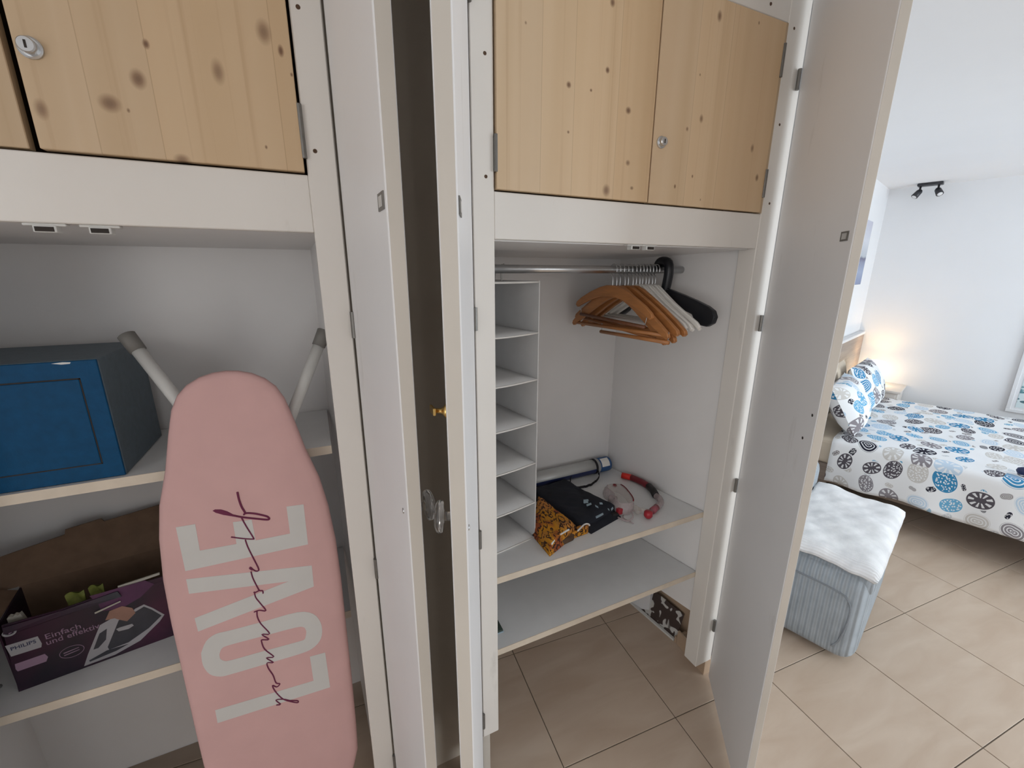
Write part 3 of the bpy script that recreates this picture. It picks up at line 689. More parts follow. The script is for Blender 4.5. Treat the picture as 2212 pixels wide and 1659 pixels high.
# skirting at the foot of the right wardrobe
bm = bmesh.new()
bm_prism(bm, [(1.247, YF+.002, 0), (1.345, YF+.002, 0), (1.345, YF+.012, 0), (1.257, YF+.012, 0), (1.272, 1.03, 0), (1.262, 1.03, 0)], (0, 0, .067), .001)
struct(from_bm('baseboard_right', bm, M['baseb']))
bm = bmesh.new(); bm_box(bm, (1.322, 1.032, 0), (1.334, 1.386, .19)); bm_box(bm, (1.262, 1.032, 0), (1.322, 1.042, .03))
struct(from_bm('baseboard_wardrobe', bm, M['baseb']))

# ------------------------------------------------------------------ things in the left wardrobe
# safe
sf = thing('safe', 'dark blue steel safe on the upper shelf beside the pink ironing board', 'safe', (-.55, 1.03, 1.1505))
sx0, sx1, sy0, sy1, sz0, sz1 = -.735, -.3815, 1.030, 1.264, 1.1505, 1.39
box('body', (sx0, sy0+.004, sz0), (sx1, sy1, sz1), M['safe_dark'], sf, .002)
box('front_frame', (sx0+.001, sy0, sz0+.001), (sx1-.001, sy0+.0045, sz1-.001), M['safe'], sf, .001)
bm = bmesh.new(); bm_box(bm, (sx0+.03, sy0-.002, sz0+.034), (sx1-.032, sy0+.001, sz1-.036), .0008)
dr = from_bm('door', bm, M['safe'], sf)
for (x0, x1, z0, z1) in ((sx0+.028, sx1-.030, sz1-.0362, sz1-.0335), (sx0+.028, sx1-.030, sz0+.0315, sz0+.034), (sx1-.0322, sx1-.0300, sz0+.032, sz1-.034)):
    box('door_gap', (x0, sy0-.0006, z0), (x1, sy0+.0002, z1), M['dark'], dr, 0)
for k in range(3): disc('button', (-.5545, sy0-.0018, 1.262-.011*k), (0, -1, 0), [(.0028, 0), (.0026, .0008), (.001, .001)], M['cream'], dr, 10)
prism('scratch', [(-.445, sy0-.0004, sz1-.0035), (-.432, sy0-.0004, sz1-.0062), (-.420, sy0-.0004, sz1-.0058), (-.4185, sy0-.0004, sz1-.003), (-.43, sy0-.0004, sz1-.002)], (0, .0006, 0), M['legwhite'], sf)

# ironing board
bvu = Vector((0, .1, 1.3)).normalized(); bnn = Vector((0, -1.3, .1)).normalized()
def bp(u, v, h=0.0): return Vector((u, .90, 0))+bvu*v+bnn*h
ib = thing('ironing_board', 'upright folded ironing board in pink cover printed LOVE', 'ironing board', (-.177, .90, 0))
AX = -.177
outl = []
prof = [(1.359, 0.0), (1.357, .022), (1.350, .045), (1.337, .067), (1.318, .085), (1.290, .0985), (1.24, .111), (1.17, .126), (1.10, .146), (1.03, .157), (.94, .164), (.84, .1655), (.70, .164), (.55, .1625), (.42, .160), (.34, .1565), (.29, .142), (.262, .115), (.25, .07)]
half = [(v, w) for v, w in prof]
ring = [(AX+w, v) for v, w in half]+[(AX-w, v) for v, w in half[::-1] if w > 0]
bm = bmesh.new()
nR = len(ring); layers = [(.0, .012), (.006, .003), (.012, 0.0), (.018, -.003), (.0215, -.010), (.0225, -.022)]
def inset(pt, d):
    # shrink towards the board axis
    u, v = pt; cu, cv = AX, min(max(v, .42), 1.20)
    dv = Vector((u-cu, v-cv)); l = dv.length
    return (u-dv.x/l*d, v-dv.y/l*d) if l > 1e-6 else pt
rows = []
for h, ins in layers:
    rows.append([bm.verts.new(bp(*inset(p, max(ins, -.0) if ins >= 0 else -ins), h)) for p in ring])
for i in range(len(rows)-1):
    for k in range(nR):
        bm.faces.new((rows[i][k], rows[i][(k+1) % nR], rows[i+1][(k+1) % nR], rows[i+1][k]))
f = bm.faces.new(rows[-1]); bm.faces.new(rows[0][::-1])
bmesh.ops.triangulate(bm, faces=[x for x in bm.faces if len(x.verts) > 4])
cov = from_bm('cover', bm, M['pink'], ib, smooth=False)
for p in cov.data.polygons: p.use_smooth = True
def pr(name, pts, mat, h=.0225, t=.0004):
    return prism(name, [bp(u, v, h) for u, v in pts], bnn*t, mat, cov)
HF = .0225
pr('letter_e', [(-0.3006, 1.0528), (-0.2687, 1.0515), (-0.2692, 0.9918), (-0.205, 0.9886), (-0.2049, 1.0391), (-0.1709, 1.0361), (-0.1698, 0.987), (-0.1036, 0.985), (-0.1032, 1.0499), (-0.0695, 1.0471), (-0.0711, 0.9491), (-0.2993, 0.9541)], M['print'])
pr('letter_v', [(-0.3007, 0.9358), (-0.0695, 0.895), (-0.0709, 0.841), (-0.298, 0.8105), (-0.2995, 0.8434), (-0.1197, 0.8707), (-0.3006, 0.9019)], M['print'])
pr('letter_l', [(-0.2955, 0.6088), (-0.0986, 0.5946), (-0.099, 0.6625), (-0.0659, 0.6599), (-0.065, 0.5602), (-0.2956, 0.5744)], M['print'])
oo = smooth_path([(u, v, 0) for u, v in [(-0.3003, 0.7577), (-0.2881, 0.7821), (-0.2692, 0.7929), (-0.2421, 0.7915), (-0.1771, 0.7893), (-0.1113, 0.7877), (-0.0803, 0.7719), (-0.0673, 0.745), (-0.0665, 0.7165), (-0.0744, 0.6952), (-0.092, 0.682), (-0.1178, 0.6786), (-0.1878, 0.6815), (-0.2539, 0.6845), (-0.2757, 0.6878), (-0.2928, 0.702), (-0.3011, 0.7283), (-0.3003, 0.7577)]], 3)[:-1]
oi = smooth_path([(u, v, 0) for u, v in [(-0.2696, 0.741), (-0.2666, 0.7491), (-0.2623, 0.7548), (-0.2496, 0.757), (-0.1875, 0.7539), (-0.1188, 0.7502), (-0.1038, 0.7451), (-0.1, 0.7377), (-0.0994, 0.7294), (-0.1022, 0.7185), (-0.1061, 0.7121), (-0.1202, 0.7118), (-0.1894, 0.7159), (-0.252, 0.719), (-0.2638, 0.7234), (-0.2674, 0.7276), (-0.2696, 0.7315), (-0.2696, 0.741)]], 3)[:-1]
n_o = len(oo)
vv = [bp(p.x, p.y, HF+.0004) for p in oo]+[bp(p.x, p.y, HF+.0004) for p in oi]
vv += [bp(p.x, p.y, HF) for p in oo]+[bp(p.x, p.y, HF) for p in oi]
ff = []
for k in range(n_o):
    j = (k+1) % n_o
    ff += [(k, j, n_o+j, n_o+k), (k, 2*n_o+k, 2*n_o+j, j), (n_o+k, n_o+j, 3*n_o+j, 3*n_o+k)]
make('letter_o', vv, ff, M['print'], cov)
def ink(name, strokes, r):
    bm = bmesh.new()
    for s in strokes:
        bm_tube(bm, [bp(p.x, p.y, HF+.0003) for p in smooth_path([(u, v, 0) for u, v in s], 4)], r, 6)
    return from_bm(name, bm, M['plum'], cov)
ink('script_lettering', [
 [(-0.1883, 1.1038), (-0.1877, 1.088), (-0.1852, 1.0699), (-0.1809, 1.0548), (-0.1842, 1.0511), (-0.1783, 1.0532), (-0.1646, 1.0489), (-0.1511, 1.0419), (-0.1417, 1.0359), (-0.1388, 1.0297), (-0.144, 1.0292), (-0.1661, 1.0376), (-0.1877, 1.0463), (-0.202, 1.0539)]], .0021)
pr('script_flourish', [(-0.236, 1.0729), (-0.2318, 1.0747), (-0.2214, 1.0722), (-0.2114, 1.0655), (-0.2017, 1.0556), (-0.1889, 1.0479), (-0.1892, 1.0455), (-0.2036, 1.052), (-0.2191, 1.0594), (-0.2315, 1.0674)], M['plum'], HF, .0006)
ink('script_lettering', [
 [(-0.1885, 1.0451), (-0.1823, 1.023), (-0.1732, 0.9943), (-0.1749, 0.9917), (-0.1913, 0.9975), (-0.2125, 1.007)],
 [(-0.1883, 0.994), (-0.1857, 0.975), (-0.1793, 0.9473), (-0.1728, 0.9183), (-0.1776, 0.9151), (-0.1828, 0.9205), (-0.187, 0.9274), (-0.1887, 0.9252), (-0.1843, 0.92)],
 [(-0.1875, 0.9173), (-0.186, 0.9009), (-0.1809, 0.8783), (-0.1778, 0.8677), (-0.1722, 0.8649), (-0.1719, 0.858)],
 [(-0.1778, 0.8677), (-0.1855, 0.8656), (-0.1889, 0.8673)]], .0015)
ink('script_lettering', [
 [(-0.1876, 0.8666), (-0.1864, 0.8527), (-0.1803, 0.8371), (-0.1719, 0.8145), (-0.184, 0.8199), (-0.1945, 0.819)],
 [(-0.1886, 0.8187), (-0.1896, 0.8054), (-0.1853, 0.7861), (-0.1718, 0.755), (-0.1865, 0.7592), (-0.175, 0.7412), (-0.1875, 0.7452), (-0.1894, 0.742), (-0.1861, 0.7205), (-0.1709, 0.6937), (-0.1852, 0.6968), (-0.1735, 0.6793), (-0.1854, 0.6835), (-0.1849, 0.6689), (-0.1782, 0.6472), (-0.1747, 0.6246), (-0.1676, 0.6182), (-0.1746, 0.6129), (-0.1823, 0.6208), (-0.179, 0.6033), (-0.1664, 0.5759), (-0.1489, 0.5588), (-0.1375, 0.551), (-0.1377, 0.5566), (-0.1516, 0.564), (-0.165, 0.5742), (-0.1803, 0.5795), (-0.1727, 0.5639), (-0.1812, 0.566)]], .0014)
def leg(a, bb):
    o = tube('leg', [a, bb], .0125, M['legwhite'], ib, 14)
    d = (Vector(a)-Vector(bb)).normalized()
    tube('foot_cap', [Vector(a)-d*.004, Vector(a)+d*.034, Vector(a)+d*.036], [.0148, .0158, .0125], M['capgrey'], o, 14)
leg((-.338, 1.092, 1.395), (-.215, 1.01, 1.17)); leg((.0005, 1.070, 1.385), (-.125, 1.005, 1.13))
tube('leg', [(-.215, 1.01, 1.17), (-.25, .955, .45), (-.26, .945, .012)], .0125, M['legwhite'], ib, 12)
tube('leg', [(-.125, 1.005, 1.13), (-.11, .955, .45), (-.10, .945, .012)], .0125, M['legwhite'], ib, 12)
tube('cross_bar', [(-.25, .952, .42), (-.11, .952, .42)], .009, M['legwhite'], ib, 12)

# iron carton
q0 = Vector((-.664, 1.080, .6765)); qd = Vector((.988, .153, 0)).normalized(); qn = Vector((qd.y, -qd.x, 0)); qi = -qn
cb = thing('iron_carton', 'opened dark purple steam iron carton on the lower shelf', 'carton', q0)
def bx(s, z, h=0.0, dpt=0.0): return q0+qd*s+Vector((0, 0, z))+qn*h+qi*dpt
LW, LH, LD = .305, .172, .135
prism('front_panel', [bx(0, 0), bx(LW, 0), bx(LW, LH-.004), bx(LW*.62, LH-.002), bx(LW*.3, LH-.008), bx(.01, LH-.004)], qi*.003, M['carton'], cb)
prism('back_panel', [bx(0, 0, 0, LD), bx(LW, 0, 0, LD), bx(LW, LH, 0, LD), bx(0, LH, 0, LD)], qi*.003, M['card'], cb)
prism('side_panel', [bx(0, 0, 0, .003), bx(0, 0, 0, LD), bx(0, LH*.98, 0, LD), bx(0, LH*.96, 0, .003)], qd*.003, M['carton'], cb)
prism('side_panel', [bx(LW-.003, 0, 0, .003), bx(LW-.003, 0, 0, LD), bx(LW-.003, LH, 0, LD), bx(LW-.003, LH, 0, .003)], qd*.003, M['carton'], cb)
prism('base', [bx(.003, .001, 0, .003), bx(LW-.003, .001, 0, .003), bx(LW-.003, .001, 0, LD), bx(.003, .001, 0, LD)], (0, 0, .003), M['card'], cb)
fl = prism('lid_flap', [bx(-.03, LH, 0, LD), bx(LW, LH, 0, LD), bx(LW+.004, LH+.105, 0, LD+.045), bx(.155, LH+.092, 0, LD+.04), bx(.15, LH+.10, 0, LD+.043), bx(.085, LH+.094, 0, LD+.041), bx(.083, LH+.083, 0, LD+.037), bx(-.042, LH+.066, 0, LD+.03)], qi*.003, M['card'], cb)
prism('side_flap', [bx(0, LH*.97, 0, .005), bx(0, LH*.97, 0, LD-.01), bx(-.035, LH+.02, 0, LD-.02), bx(-.03, LH+.012, 0, .03)], (0, 0, .003), M['card'], cb)
prism('front_flap', [bx(.012, LH-.008, .001), bx(LW*.33, LH-.010, .001), bx(LW*.62, LH-.004, .001), bx(LW*.64, LH-.016, .008), bx(.012, LH-.020, .007)], qn*.002, M['carton'], cb)
prism('torn_edge', [bx(.19, LH-.002, 0, .002), bx(.265, LH+.003, 0, .002), bx(.265, LH+.007, 0, .004), bx(.19, LH+.004, 0, .004)], qi*.003, M['cream'], cb)
prism('torn_edge', [bx(.145, LH-.042, .0035), bx(.19, LH-.032, .0035), bx(.19, LH-.029, .0035), bx(.145, LH-.038, .0035)], qn*.0012, M['cream'], cb)
bm = bmesh.new()
bm_prism(bm, [bx(.012+.004*i, .168+(.003 if i % 2 else 0), 0, .02) for i in range(6)]+[bx(.036, .15, 0, .02), bx(.012, .15, 0, .02)], qi*.01)
from_bm('torn_edge', bm, M['cream'], cb)
# printed front
FP = prism('printed_front', [bx(.004, .003), bx(LW-.002, .003), bx(LW-.002, LH-.012), bx(.012, LH-.03)], qn*.0006, M['carton'], cb)
def bprint(name, pts, mat, h=.0007, t=.0003):
    return prism(name, [bx(s, z, h) for s, z in pts], qn*t, mat, FP)
bprint('brand_label', [(0.0052, 0.1199), (0.0523, 0.1184), (0.0545, 0.0982), (0.0521, 0.0895), (0.008, 0.0908)], M['boxwhite'])
bprint('print_band', [(0.0091, 0.0702), (0.0534, 0.0707), (0.0565, 0.0607), (0.052, 0.051), (0.0094, 0.0509), (0.0077, 0.0576)], M['boxtext'])
bprint('print_violet', [(0.1439, 0.1758), (0.2381, 0.1734), (0.2522, 0.1574), (0.2236, 0.1336), (0.1887, 0.1209), (0.1545, 0.1296), (0.1538, 0.1483)], M['boxpurple'])
ie = [(0.1031, 0.0056), (0.1144, 0.032), (0.1461, 0.0959), (0.1726, 0.1047), (0.1817, 0.0904), (0.2101, 0.1084), (0.2259, 0.1121), (0.2385, 0.096), (0.2564, 0.067), (0.2453, 0.0532), (0.2036, 0.0198), (0.1561, 0.0063)]
bprint('printed_iron', ie, M['boxwhite'], .0008)
bprint('printed_iron_body', [(0.1479, 0.0332), (0.1777, 0.0926), (0.2103, 0.1012), (0.2249, 0.1067), (0.2363, 0.0923), (0.2509, 0.0674), (0.2235, 0.0454), (0.1835, 0.0266), (0.1493, 0.0251)], M['boxdark'], .0011)
bprint('printed_iron_sole', [(0.1134, 0.0158), (0.145, 0.0253), (0.1827, 0.0222), (0.1607, 0.0158), (0.1141, 0.0118)], M['boxdark'], .0011)
bprint('printed_iron_grip', [(0.125, 0.0398), (0.1415, 0.0751), (0.1554, 0.0813), (0.1489, 0.0542), (0.1334, 0.0395)], M['boxdark'], .0011)
bprint('printed_hand', [(0.1568, 0.104), (0.1675, 0.1238), (0.1896, 0.1262), (0.205, 0.1135), (0.2082, 0.0975), (0.1907, 0.0831), (0.1781, 0.0947), (0.1721, 0.1015)], M['boxskin'], .0013)
bprint('printed_glint', [(0.1696, 0.0722), (0.1757, 0.0735), (0.1976, 0.0721), (0.1996, 0.0662), (0.1898, 0.0619), (0.1726, 0.0645)], M['boxwhite'], .0014)
def btxt(name, body, size, s, z, mat, tilt=0.0, sh=1.0):
    t = math.radians(tilt)
    X = qd*math.cos(t)+Vector((0, 0, 1))*math.sin(t); Y = Vector((0, 0, 1))*math.cos(t)-qd*math.sin(t)
    o = bx(s, z, .0013)
    m = Matrix(((X.x*sh, Y.x, qn.x, o.x), (X.y*sh, Y.y, qn.y, o.y), (X.z*sh, Y.z, qn.z, o.z), (0, 0, 0, 1)))
    return text_mesh(name, body, size, m, mat, FP)
(tx, tz), (tx2, tz2) = [(0.0609, 0.1046), (0.0624, 0.0901)]
btxt('lettering', 'Einfach', .0185, tx, tz, M['boxtext'], 0, 1.1)
btxt('lettering', 'und effektiv', .0185, tx-.001, tz2, M['boxtext'], 0, .98)
(tx, tz), = [(0.0095, 0.1036)]
btxt('lettering', 'PHILIPS', .0118, tx+.001, tz+.001, M['boxink'], 0, 1.0)
(cx_, cz_), = [(0.0926, 0.0536)]
bm = bmesh.new(); bm_tube(bm, [bx(cx_+.0195*math.cos(t*math.pi/16), cz_+.014*math.sin(t*math.pi/16), .0009) for t in range(33)], .0006, 5)
from_bm('printed_seal', bm, M['boxtext'], FP)
for k in (0, 1): bprint('printed_seal_line', [(cx_-.013, cz_-.004+.006*k-.001), (cx_+.012, cz_-.002+.006*k), (cx_+.012, cz_-.0005+.006*k), (cx_-.013, cz_-.0025+.006*k)], M['boxtext'], .0009)
(cx_, cz_), = [(0.0172, 0.1474)]
bm = bmesh.new(); bm_tube(bm, [bx(cx_+.0085*math.cos(t*math.pi/10), cz_+.0062*math.sin(t*math.pi/10), .0010) for t in range(21)], .0022, 6)
from_bm('printed_emblem', bm, M['boxwhite'], FP)
bprint('printed_mark', [(cx_-.0015, cz_-.004), (cx_+.006, cz_+.001), (cx_-.0005, cz_+.004)], M['boxtext'], .0012)
# what sticks out of the carton
for k, (s, dz, l) in enumerate(((.115, .008, .030), (.150, .010, .024))):
    t = thing('foil_sachet', ['yellow-green foil sachet poking out of the iron carton, larger one', 'small yellow-green sachet poking out of the iron carton'][k], 'sachet', bx(s, .12, 0, .03), group='sachets in the carton')
    c0 = bx(s, LH+dz-.02, 0, .025)
    grid('sachet_body', lambda a, c, c0=c0, l=l: c0+qd*((a-.5)*l)+Vector((0, 0, (c-.5)*.04+.003*math.sin(a*6)))+qi*(.006*math.sin(a*math.pi)*math.sin(c*math.pi)+.002*math.sin(a*9+c*5)), 8, 8, M['leaf'], t)
    grid('sachet_back', lambda a, c, c0=c0, l=l: c0+qd*((a-.5)*l)+Vector((0, 0, (c-.5)*.04+.003*math.sin(a*6)))+qi*(.003+.010*math.sin(a*math.pi)*math.sin(c*math.pi)), 8, 8, M['leaf'], t)
# cable beside the carton
tag(tube('power_cable', smooth_path([(-.70, 1.10, .688), (-.69, 1.07, .72), (-.675, 1.062, .80), (-.682, 1.075, .85), (-.70, 1.10, .845), (-.71, 1.12, .80), (-.715, 1.11, .69)], 5), .0045, M['capgrey'], None, 8), 'grey cable looped beside the iron carton', 'cable')

# ------------------------------------------------------------------ things in the right wardrobe
# hanging fabric shelves
hf = thing('hanging_organizer', 'white fabric hanging shelf organizer on the wardrobe rail', 'organizer', (.46, 1.2, .714))
of0 = Vector((.340, 1.013, 0)); of1 = Vector((.5705, 1.053, 0)); od = (of1-of0); odn = Vector((-od.y, od.x, 0)).normalized()
lev = [1.5245, 1.3836, 1.2464, 1.1133, .98, .8439, .7165]
def op(s, d, z): p = of0+od*s+odn*d; return Vector((p.x, p.y, z))
prism('side_panel', [op(1, 0, .7145), op(1, .29, .7145), op(1, .29, 1.525), op(1, 0, 1.525)], od.normalized()*.003, M['fabric'], hf)
prism('side_panel', [op(.012, 0, .7145), op(.012, .29, .7145), op(.012, .29, 1.525), op(.012, 0, 1.525)], od.normalized()*.003, M['fabric'], hf)
prism('back_panel', [op(.012, .29, .7145), op(1, .29, .7145), op(1, .29, 1.525), op(.012, .29, 1.525)], odn*.003, M['fabric'], hf)
for i, z in enumerate(lev):
    sag = .004 if 0 < i < 6 else .001
    def fn(a, c, z=z, sag=sag): p = op(.02+.97*a, .29*c, z); p.z -= sag*math.sin(a*math.pi)*(1-.4*c); return p
    s = grid('fabric_shelf', fn, 8, 4, M['fabric'], hf)
    s.modifiers.new('solid', 'SOLIDIFY').thickness = .004
    tube('piping', [fn(a/8, 0)+Vector((0, 0, -.002)) for a in range(9)], .0026, M['hwhite'], s, 6)
for s in (.3, .75):
    tube('hanging_loop', [op(s, .10, 1.525), op(s, .104, 1.556), (op(s, .12, 0).x, 1.12, 1.5705), op(s, .132, 1.556), op(s, .14, 1.525)], .003, M['hwhite'], hf, 6)

# coat hangers
def hook_pts(drop=.052, r=.0165):
    p = [(0, -.0165, -.008)]
    for k in range(9):
        a = math.pi-k*math.pi*1.05/8
        p.append((0, r*math.cos(a), r*math.sin(a)))
    p += [(0, .010, -.014), (0, 0, -.026), (0, 0, -drop)]
    return [Vector(q) for q in p]
def copy_tree(o, parent=None):
    c = o.copy(); COL.objects.link(c); c.parent = parent
    for ch in o.children: copy_tree(ch, c)
    return c
def base_thing(name, label, cat, group):
    t = thing(name, label, cat, (0, 0, 0), 0, group); return t
RX, RY, RZ = 0, 1.12, 1.5572
# wooden hanger
hw = base_thing('wooden_hanger', '', 'coat hanger', 'wooden coat hangers on the wardrobe rail')
tube('hook', smooth_path(hook_pts(.062), 3), .0017, M['steel'], hw, 8)
def arm_outline():
    top = [(0, -.050), (.022, -.051), (.05, -.062), (.10, -.090), (.15, -.121), (.20, -.155), (.232, -.179), (.236, -.190)]
    bot = [(.228, -.197), (.190, -.176), (.14, -.147), (.09, -.120), (.04, -.097), (.018, -.090), (0, -.088)]
    R_ = top+bot
    return [(0, y, z) for y, z in R_]+[(0, -y, z) for y, z in R_[::-1][1:-1]]
prism('shoulder', [(-.0065, y, z) for _, y, z in arm_outline()], (.013, 0, 0), M['hwood'], hw, .0015)
tube('trouser_bar', [(0, -.216, -.186), (0, .216, -.186)], .0058, M['hwood'], hw, 8)
# shorter wooden hanger with curved shoulders
hc = base_thing('wooden_hanger', '', 'coat hanger', 'wooden coat hangers on the wardrobe rail')
tube('hook', smooth_path(hook_pts(.062), 3), .0017, M['steel'], hc, 8)
ct = [(0, -.049), (.025, -.050), (.06, -.058), (.11, -.076), (.16, -.099), (.188, -.117), (.193, -.129)]
cb_ = [(.183, -.136), (.15, -.121), (.105, -.103), (.06, -.091), (.02, -.086), (0, -.085)]
co_ = ct+cb_; co_ = co_+[(-y, z) for y, z in co_[::-1][1:-1]]
prism('shoulder', [(-.0055, y, z) for y, z in co_], (.011, 0, 0), M['hwood'], hc, .002)
tube('trouser_bar', [(0, -.165, -.160), (0, .165, -.160)], .0055, M['dwood'], hc, 8)
for y in (-.162, .162): tube('stay', [(0, y, -.160), (0, y*1.04, -.124)], .0012, M['steel'], hc, 6)
# white hanger
hwh = base_thing('white_hanger', '', 'coat hanger', 'white plastic coat hangers on the wardrobe rail')
tube('hook', smooth_path(hook_pts(.055), 3), .0019, M['steel'], hwh, 8)
def warm():
    top = [(0, -.046), (.02, -.050), (.05, -.070), (.10, -.102), (.16, -.135), (.20, -.157), (.212, -.170)]
    bot = [(.205, -.178), (.16, -.152), (.10, -.119), (.05, -.088), (.02, -.072), (0, -.068)]
    R_ = top+bot
    return [(y, z) for y, z in R_]+[(-y, z) for y, z in R_[::-1][1:-1]]
prism('shoulder', [(-.0045, y, z) for y, z in warm()], (.009, 0, 0), M['hwhite'], hwh, .002)
tube('trouser_bar', [(0, -.19, -.166), (0, .19, -.166)], .0035, M['hwhite'], hwh, 8)
# black hanger
hb = base_thing('black_hanger', '', 'coat hanger', None)
bm = bmesh.new(); bm_tube(bm, smooth_path([(0, .027, -.012), (0, .027, .008), (0, .017, .024), (0, -.002, .027), (0, -.022, .02), (0, -.028, -.01), (0, -.022, -.055), (0, -.012, -.092)], 3), [.0155]*22, 12)
from_bm('hook', bm, M['hblack'], hb, True)
def barm():
    R_ = [(0, -.060), (.04, -.062), (.10, -.076), (.16, -.092), (.205, -.106), (.228, -.118), (.238, -.136), (.232, -.156), (.212, -.168), (.185, -.166), (.160, -.150), (.150, -.136), (.10, -.122), (.05, -.116), (0, -.112)]
    return [(y, z) for y, z in R_]+[(-y, z) for y, z in R_[::-1][1:-1]]
prism('shoulder', [(-.009, y, z) for y, z in barm()], (.018, 0, 0), M['hblack'], hb, .004, 2)
def hang(o, x, rot, tilt, label, first):
    t = o if first else copy_tree(o)
    t.location = (x, RY, RZ); t.rotation_euler = (tilt, 0, math.radians(rot)); t['label'] = label
    return t
hang(hc, .8745, 1, .03, 'short wooden hanger with curved shoulders, closest to the fabric shelves', True)
wl_lab = ['straight-armed wooden hanger with a clip bar below, right behind the short one', 'second straight-armed wooden hanger behind the one with the clip bar', 'middle one of the five straight-armed wooden hangers', 'fourth straight-armed wooden hanger, nearly reaching the white ones', 'straight-armed wooden hanger touching the first white hanger']
for k, (x, rt, ti) in enumerate(((.889, 1.5, -.02), (.905, 0, .07), (.921, 1, -.05), (.9375, -.5, .05), (.954, .5, -.04))):
    hang(hw, x, rt, ti, wl_lab[k], k == 0)
wh_lab = ['white hanger next to the last wooden hanger', 'second white hanger from the wooden hangers', 'third white hanger from the wooden hangers', 'middle white hanger of the seven on the rail', 'fifth white hanger from the wooden hangers', 'sixth white hanger from the wooden hangers', 'white hanger next to the black hanger']
for k, (x, rt, ti) in enumerate(((.9695, 0, .02), (.983, 1, -.02), (.9965, 0, .03), (1.010, 1, .0), (1.0235, 0, .02), (1.037, 1, -.02), (1.0505, 0, .01))):
    hang(hwh, x, rt, ti, wh_lab[k], k == 0)
hang(hb, 1.080, -1, .0, 'thick black plastic hanger at the right end of the rail', True)
# clip bar on the front wooden hanger
tube('clip_bar', [(0, -.235, -.205), (0, .07, -.205)], .006, M['hwood'], hw, 8)
for y in (-.232, .065): box('clip_stay', (-.001, y-.001, -.205), (.001, y+.001, -.176), M['steel'], hw, 0)

# silver tube in the corner
tb = thing('silver_tube', 'silver tube with blue end cap and black strap on the wardrobe shelf', 'tube', (.86, 1.35, .7125))
ta = Vector((.60, 1.345, .7455)); te = Vector((1.085, 1.349, .7455)); tdir = (te-ta).normalized()
tube('body', [ta, te-tdir*.012], .030, M['silver'], tb, 28)
tube('end_cap', [te-tdir*.055, te-tdir*.010, te, te+tdir*.002], [.0305, .0312, .0305, .026], M['blue'], tb, 28)
tube('strap_ring', [te-tdir*.080, te-tdir*.070], .0322, M['strap'], tb, 28)
def stripe(a0, a1, s0, s1, r):
    vs = []; n = 8
    for s in (s0, s1):
        for k in range(n+1):
            a = a0+(a1-a0)*k/n
            vs.append(ta+tdir*s+Vector((0, -math.cos(a)*r, math.sin(a)*r)))
    return vs, [(k, k+1, n+1+k+1, n+1+k) for k in range(n)]
v_, f_ = stripe(-.9, .05, .0, .405, .0308); make('blue_stripe', v_, f_, M['dblue'], tb, True)
v_, f_ = stripe(.15, 1.4, .435, .474, .0318); make('white_label', v_, f_, M['hwhite'], tb, True)
bm = bmesh.new(); sp_ = smooth_path([te+tdir*-.075+Vector((0, -.032, -.005)), te+tdir*-.085+Vector((0, -.055, -.022)), te+tdir*-.14+Vector((0, -.085, -.028)), te+tdir*-.20+Vector((0, -.088, -.028)), te+tdir*-.225+Vector((0, -.070, -.026)), te+tdir*-.22+Vector((0, -.045, -.02)), te+tdir*-.205+Vector((0, -.031, -.008))], 5)
for i in range(len(sp_)-1):
    a, c = sp_[i], sp_[i+1]
    q = [bm.verts.new(p+Vector((0, 0, z))) for p, z in ((a, -.004), (c, -.004), (c, .006), (a, .006))]
    bm.faces.new(q)
st = from_bm('strap', bm, M['strap'], tb); st.modifiers.new('s', 'SOLIDIFY').thickness = .002

def cloth(name, corners, z0, th, mat, parent, nu=16, nv=16, seed=0.0, amp=.0025):
    """folded garment: rounded slab over four corners (a-b-c-d), with soft creases"""
    a, b_, c, d = [Vector((*p, 0)) for p in corners]
    def base(s, t): return (a*(1-s)+b_*s)*(1-t)+(d*(1-s)+c*s)*t
    def fn(s, t):
        p = base(s, t); e = min(s, 1-s, t, 1-t)
        k = min(1.0, e/.10); hh = th*math.sqrt(max(0, 1-(1-k)**2))
        return Vector((p.x, p.y, z0+hh+(amp*noise1(s*2+seed, t*3+seed)*k)))
    top = []
    n1_, n2_ = nu, nv
    vs = [fn(i/nu, j/nv) for i in range(nu+1) for j in range(nv+1)]
    vs = [Vector((v.x, v.y, max(v.z, z0+.0004))) for v in vs]
    fs = [(i*(nv+1)+j, (i+1)*(nv+1)+j, (i+1)*(nv+1)+j+1, i*(nv+1)+j+1) for i in range(nu) for j in range(nv)]
    m = len(vs); vs += [Vector((v.x, v.y, z0)) for v in (base(0, 0), base(1, 0), base(1, 1), base(0, 1))]
    fs.append((m, m+3, m+2, m+1))
    return make(name, vs, fs, mat, parent, True)
SH = .7126
nb = thing('navy_shorts', 'folded black navy shorts with pale blue marks on wardrobe shelf', 'shorts', (.80, 1.17, SH))
nv = [(0.671, 1.301), (0.843, 1.321), (0.909, 1.058), (0.724, 1.007)]
cloth('body', [nv[0], nv[1], nv[2], nv[3]], SH, .034, M['navy'], nb, 28, 28, seed=1.2, amp=.0035)
lower = cloth('lower_fold', [(nv[0][0]+.02, nv[0][1]-.02), (nv[1][0]-.03, nv[1][1]-.03), (nv[2][0]-.004, nv[2][1]-.028), (nv[3][0]+.025, nv[3][1]-.016)], SH, .012, M['navy'], nb, seed=2.2)
